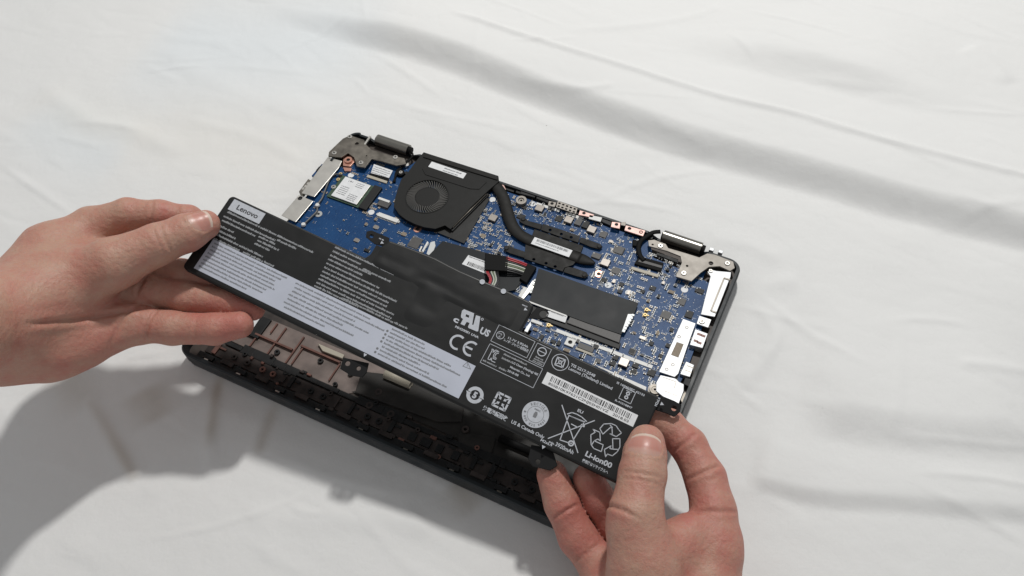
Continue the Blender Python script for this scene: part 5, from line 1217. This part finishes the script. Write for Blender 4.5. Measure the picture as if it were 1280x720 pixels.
def make_hand(palm, fingers, creases, flush, nails, label, h=1.15):
    pts = np.array([p for c in palm + fingers for p, r in c]); rr = np.array([r for c in palm + fingers for p, r in c])
    lo = (pts - rr[:, None]).min(0) - 4; hi = (pts + rr[:, None]).max(0) + 4
    f = lambda P: hand_sd(P, palm, fingers)
    pos, F = surface_net(f, lo, hi, h)
    def grad(P):
        e = .4; g = np.stack([f(P + np.eye(3)[k] * e) - f(P - np.eye(3)[k] * e) for k in range(3)], 1); return g / np.maximum(np.linalg.norm(g, axis=1), 1e-9)[:, None]
    N = grad(pos); pos = pos - N * f(pos)[:, None] * .9
    dis = np.zeros(len(pos))
    for p, ax, R_, w, dep in creases:
        ax = np.array(ax) / np.linalg.norm(ax); q = pos - np.array(p); t = q @ ax; r = np.linalg.norm(q - t[:, None] * ax, axis=1)
        dis -= dep * np.exp(-(t / w) ** 2) * sstep((R_ - r) / (R_ * .45))
        dis += dep * .35 * np.exp(-((np.abs(t) - 2.4 * w) / (1.6 * w)) ** 2) * sstep((R_ - r) / (R_ * .45))
    dis += .28 * (vnoise(pos[:, :2] + pos[:, 2:3] * .7, 7, 21)) + .5 * vnoise(pos[:, 1:] - pos[:, :1] * .6, 15, 22)
    for base, tip, up, wd_ in nails:      # fold of skin round each nail
        base, tip, up = map(np.array, (base, tip, up)); ax = tip - base; ln = np.linalg.norm(ax); ax = ax / ln; up = up - ax * (up @ ax); up /= np.linalg.norm(up); sd = np.cross(up, ax)
        q = pos - (base + tip) / 2; u_ = (q @ ax) / (ln / 2); v_ = (q @ sd) / (wd_ / 2); e_ = (np.abs(u_) ** 3 + np.abs(v_) ** 3) ** (1 / 3)
        k = ((N @ up) > .15) & (q @ up > -14); sd_ = sstep((.75 - u_) / .3)
        dis += np.where(k, .55 * np.exp(-((e_ - 1.12) / .1) ** 2) * sd_ - .35 * sstep((1.02 - e_) / .12), 0)
    pos = pos + N * dis[:, None]
    fl = np.full(len(pos), .2)
    for p, r, s in flush: fl += s * np.exp(-(np.linalg.norm(pos - np.array(p), axis=1) / r) ** 2)
    ctr = pos.mean(0)
    me = bpy.data.meshes.new('hand'); me.from_pydata(((pos - ctr) / 1000).tolist(), [], F.tolist()); me.polygons.foreach_set('use_smooth', [True] * len(F))
    a = me.attributes.new('flush', 'FLOAT', 'POINT'); a.data.foreach_set('value', fl.astype(np.float32))
    me.materials.append(MATS['skin']); o = bpy.data.objects.new('hand', me); COL.objects.link(o); o.location = ctr / 1000
    o['label'] = label; o['category'] = 'hand'; o['group'] = 'hands holding the battery'
    for base, tip, up, wd_ in nails:
        base, tip, up = map(np.array, (base, tip, up)); ax = tip - base; ln = np.linalg.norm(ax); ax = ax / ln; up = up - ax * (up @ ax); up /= np.linalg.norm(up); sd = np.cross(up, ax)
        nu, nv = 15, 13; vs = []
        for i in range(nu):
            for j in range(nv):
                u = i / (nu - 1); v = 2 * j / (nv - 1) - 1
                # rounded root and tip
                hw = wd_ / 2 * (1 - .10 * (1 - u) ** 2); uu = ln / 2 + (2 * u - 1) * ln / 2 * (1 - .32 * abs(v) ** 3.2)
                P0 = base + ax * uu + sd * v * hw + up * 25; t = 0.0
                for _ in range(40):
                    dd_ = f((P0 - up * t)[None])[0]
                    if dd_ < .05 or t > 40: break
                    t += max(dd_ * .8, .03)
                lift = .42 * (1 - abs(v) ** 3) * (1 - (1 - u) ** 6) - .12 + .12 * u * (1 - abs(v) ** 3)
                vs.append((P0 - up * (t - lift) - ctr) / 1000)
        fs = [(i * nv + j, (i + 1) * nv + j, (i + 1) * nv + j + 1, i * nv + j + 1) for i in range(nu - 1) for j in range(nv - 1)]
        nm = bpy.data.meshes.new('nail'); nm.from_pydata([tuple(v) for v in vs], [], fs); nm.polygons.foreach_set('use_smooth', [True] * len(fs)); nm.materials.append(MATS['nail']); na = nm.attributes.new('along', 'FLOAT', 'POINT'); na.data.foreach_set('value', np.repeat(np.linspace(0, 1, nu), nv).astype(np.float32))
        n_ = bpy.data.objects.new('nail', nm); COL.objects.link(n_); n_.parent = o
    return o
nB = RB[:, 2]
def chain(*j): return [(HB(x, y, h), r) for x, y, h, r in j]

# hand on the left: thumb on the battery's edge, fingers stretched beneath
thumbL = chain((88, 356, 8, 19), (142, 330, 15, 15.5), (196, 306, 14, 12.2), (234, 291, 11.5, 11.2), (257, 281, 9.5, 8.8))
indexL = chain((118, 284, -6, 12.5), (160, 268, -2, 10), (200, 268, -3, 8.8), (236, 273, -8, 7.8), (262, 288, -14, 7))
midL = chain((135, 318, -12, 12), (190, 335, -17, 9.6), (228, 342, -17, 8.8), (270, 345, -16, 8.2), (298, 345, -15, 7.2))
ringL = chain((135, 350, -10, 12), (190, 366, -14, 10.6), (232, 371, -15.5, 9.8), (285, 378, -15, 8.8), (316, 386, -14.5, 7.4))
litL = chain((120, 398, -9, 12.5), (180, 406, -11, 10.6), (215, 410, -11, 10.0), (268, 411, -10, 9.2), (300, 406, -9.5, 8.0))
palmL = [chain((20, 390, 22, 25), (90, 355, 6, 23), (128, 332, 3, 16)),
         chain((15, 392, 14, 25), (70, 322, -2, 22), (115, 288, -8, 14)),
         chain((15, 415, 10, 25), (80, 380, -10, 20), (140, 345, -14, 13)),
         chain((60, 385, -8, 18), (120, 380, -13, 14), (165, 382, -14, 10)),
         chain((10, 422, 14, 25), (75, 425, -4, 20), (125, 402, -11, 14)),
         chain((0, 428, 14, 24), (60, 440, 0, 16), (108, 430, -8, 12.5), (165, 412, -10, 9.5)),
         chain((-140, 425, 95, 29), (-60, 412, 55, 27), (15, 402, 17, 25.5))]
def ax_(a, b): return HB(*b) - HB(*a)
crL = [(HB(206, 298, 24), ax_((190, 305, 14), (215, 295, 14)), 11, .7, .7), (HB(198, 302, 24), ax_((190, 305, 14), (215, 295, 14)), 9, .6, .45),
       (HB(190, 262, 6), ax_((180, 268, 0), (205, 268, -3)), 10, .8, .8), (HB(222, 268, 2), ax_((210, 268, -3), (236, 272, -8)), 9, .7, .8),
       (HB(178, 345, 0), ax_((168, 340, -15), (195, 348, -15)), 14, 1.0, 1.3), (HB(183, 402, 2), ax_((172, 400, -12), (195, 407, -12)), 15, 1.0, 1.2),
       (HB(240, 411, 2), ax_((225, 411, -10), (255, 412, -10)), 11, .8, .55),
       (HB(150, 400, 4), np.array(HB(170, 405, 4)) - HB(140, 390, 4), 22, 1.0, .9), (HB(105, 398, 12), np.array(HB(108, 412, 10)) - HB(102, 384, 14), 40, 1.3, 1.6)]
flL = [(HB(305, 408, -9), 16, .6), (HB(262, 412, -9), 18, .3), (HB(265, 276, 9), 10, .45), (HB(110, 430, -8), 34, .35), (HB(40, 450, -8), 40, .25), (HB(300, 376, -14), 24, .5), (HB(210, 262, 0), 22, .4), (HB(200, 405, -10), 20, .3)]
nlL = [(HB(238, 284, 18), HB(263, 273, 14), nB + .35 * RB[:, 1] - .1 * RB[:, 0], 12.0)]
make_hand(palmL, [thumbL, indexL, midL, ringL, litL], crL, flL, nlL, 'hand with its palm turned up, pinching the battery by the end with the name plate')

# hand on the right: thumb flat on the print, fingers curled below
thumbR = chain((806, 700, 12, 17), (795, 645, 16, 14.0), (803, 592, 14, 12.4), (806, 568, 12, 11.2), (808, 553, 10.5, 9.6))
indexR = chain((898, 690, -4, 13), (892, 640, -8, 12.2), (882, 598, -12, 11.2), (860, 556, -15.5, 10.2), (834, 532, -16.5, 9.6), (815, 524, -15.5, 8.4))
midR = chain((850, 730, -28, 13), (800, 690, -34, 11), (765, 655, -30, 10), (748, 625, -22, 9.2), (735, 598, -16, 8.4))
ringR = chain((800, 745, -26, 13), (752, 712, -24, 11.5), (722, 672, -22, 10.6), (702, 630, -18, 9.6), (690, 594, -15.5, 8.6))
litR = chain((790, 790, -34, 12), (770, 745, -44, 9), (752, 715, -52, 8), (740, 690, -55, 7.2), (735, 672, -56, 6.5))
palmR = [chain((815, 790, 4, 24), (805, 720, 8, 19), (792, 665, 14, 14)),
         chain((860, 800, -8, 26), (880, 730, -8, 19), (893, 680, -8, 14)),
         chain((840, 800, -14, 26), (840, 740, -16, 20), (850, 690, -6, 14)),
         chain((800, 800, -14, 26), (770, 745, -18, 18), (762, 715, -18, 13)),
         chain((830, 690, 2, 13), (862, 668, -2, 11)),
         chain((850, 1000, 12, 31), (840, 880, 0, 29), (835, 800, -8, 28))]
crR = [(HB(803, 592, 27), ax_((800, 610, 14), (804, 580, 14)), 13, .7, .55), (HB(801, 600, 27), ax_((800, 610, 14), (804, 580, 14)), 12, .6, .4), (HB(778, 640, 22), np.array(HB(784, 632, 20)) - HB(774, 652, 20), 13, 1.0, 1.2),
       (HB(856, 553, -5), ax_((866, 565, -15), (850, 545, -15)), 11, .8, .9), (HB(880, 590, -2), ax_((885, 602, -12), (874, 580, -12)), 12, .9, 1.0), (HB(893, 640, 2), ax_((893, 652, -8), (891, 628, -8)), 15, 1.0, .8),
       (HB(705, 640, -9), ax_((710, 648, -18), (700, 630, -18)), 12, .8, .9), (HB(735, 690, -12), ax_((742, 700, -22), (728, 680, -22)), 13, .8, .6)]
flR = [(HB(850, 545, -12), 20, .5), (HB(888, 610, -8), 30, .4), (HB(715, 660, -16), 34, .45), (HB(890, 690, 0), 40, .3), (HB(750, 630, -20), 30, .5), (HB(807, 548, 14), 10, .2)]
nlR = [(HB(806, 569, 24), HB(810, 543, 20), nB + .25 * RB[:, 1] + .12 * RB[:, 0], 17.0)]
make_hand(palmR, [thumbR, indexR, midR, ringR, litR], crR, flR, nlR, 'hand with its thumb lying across the recycling print at the battery end')
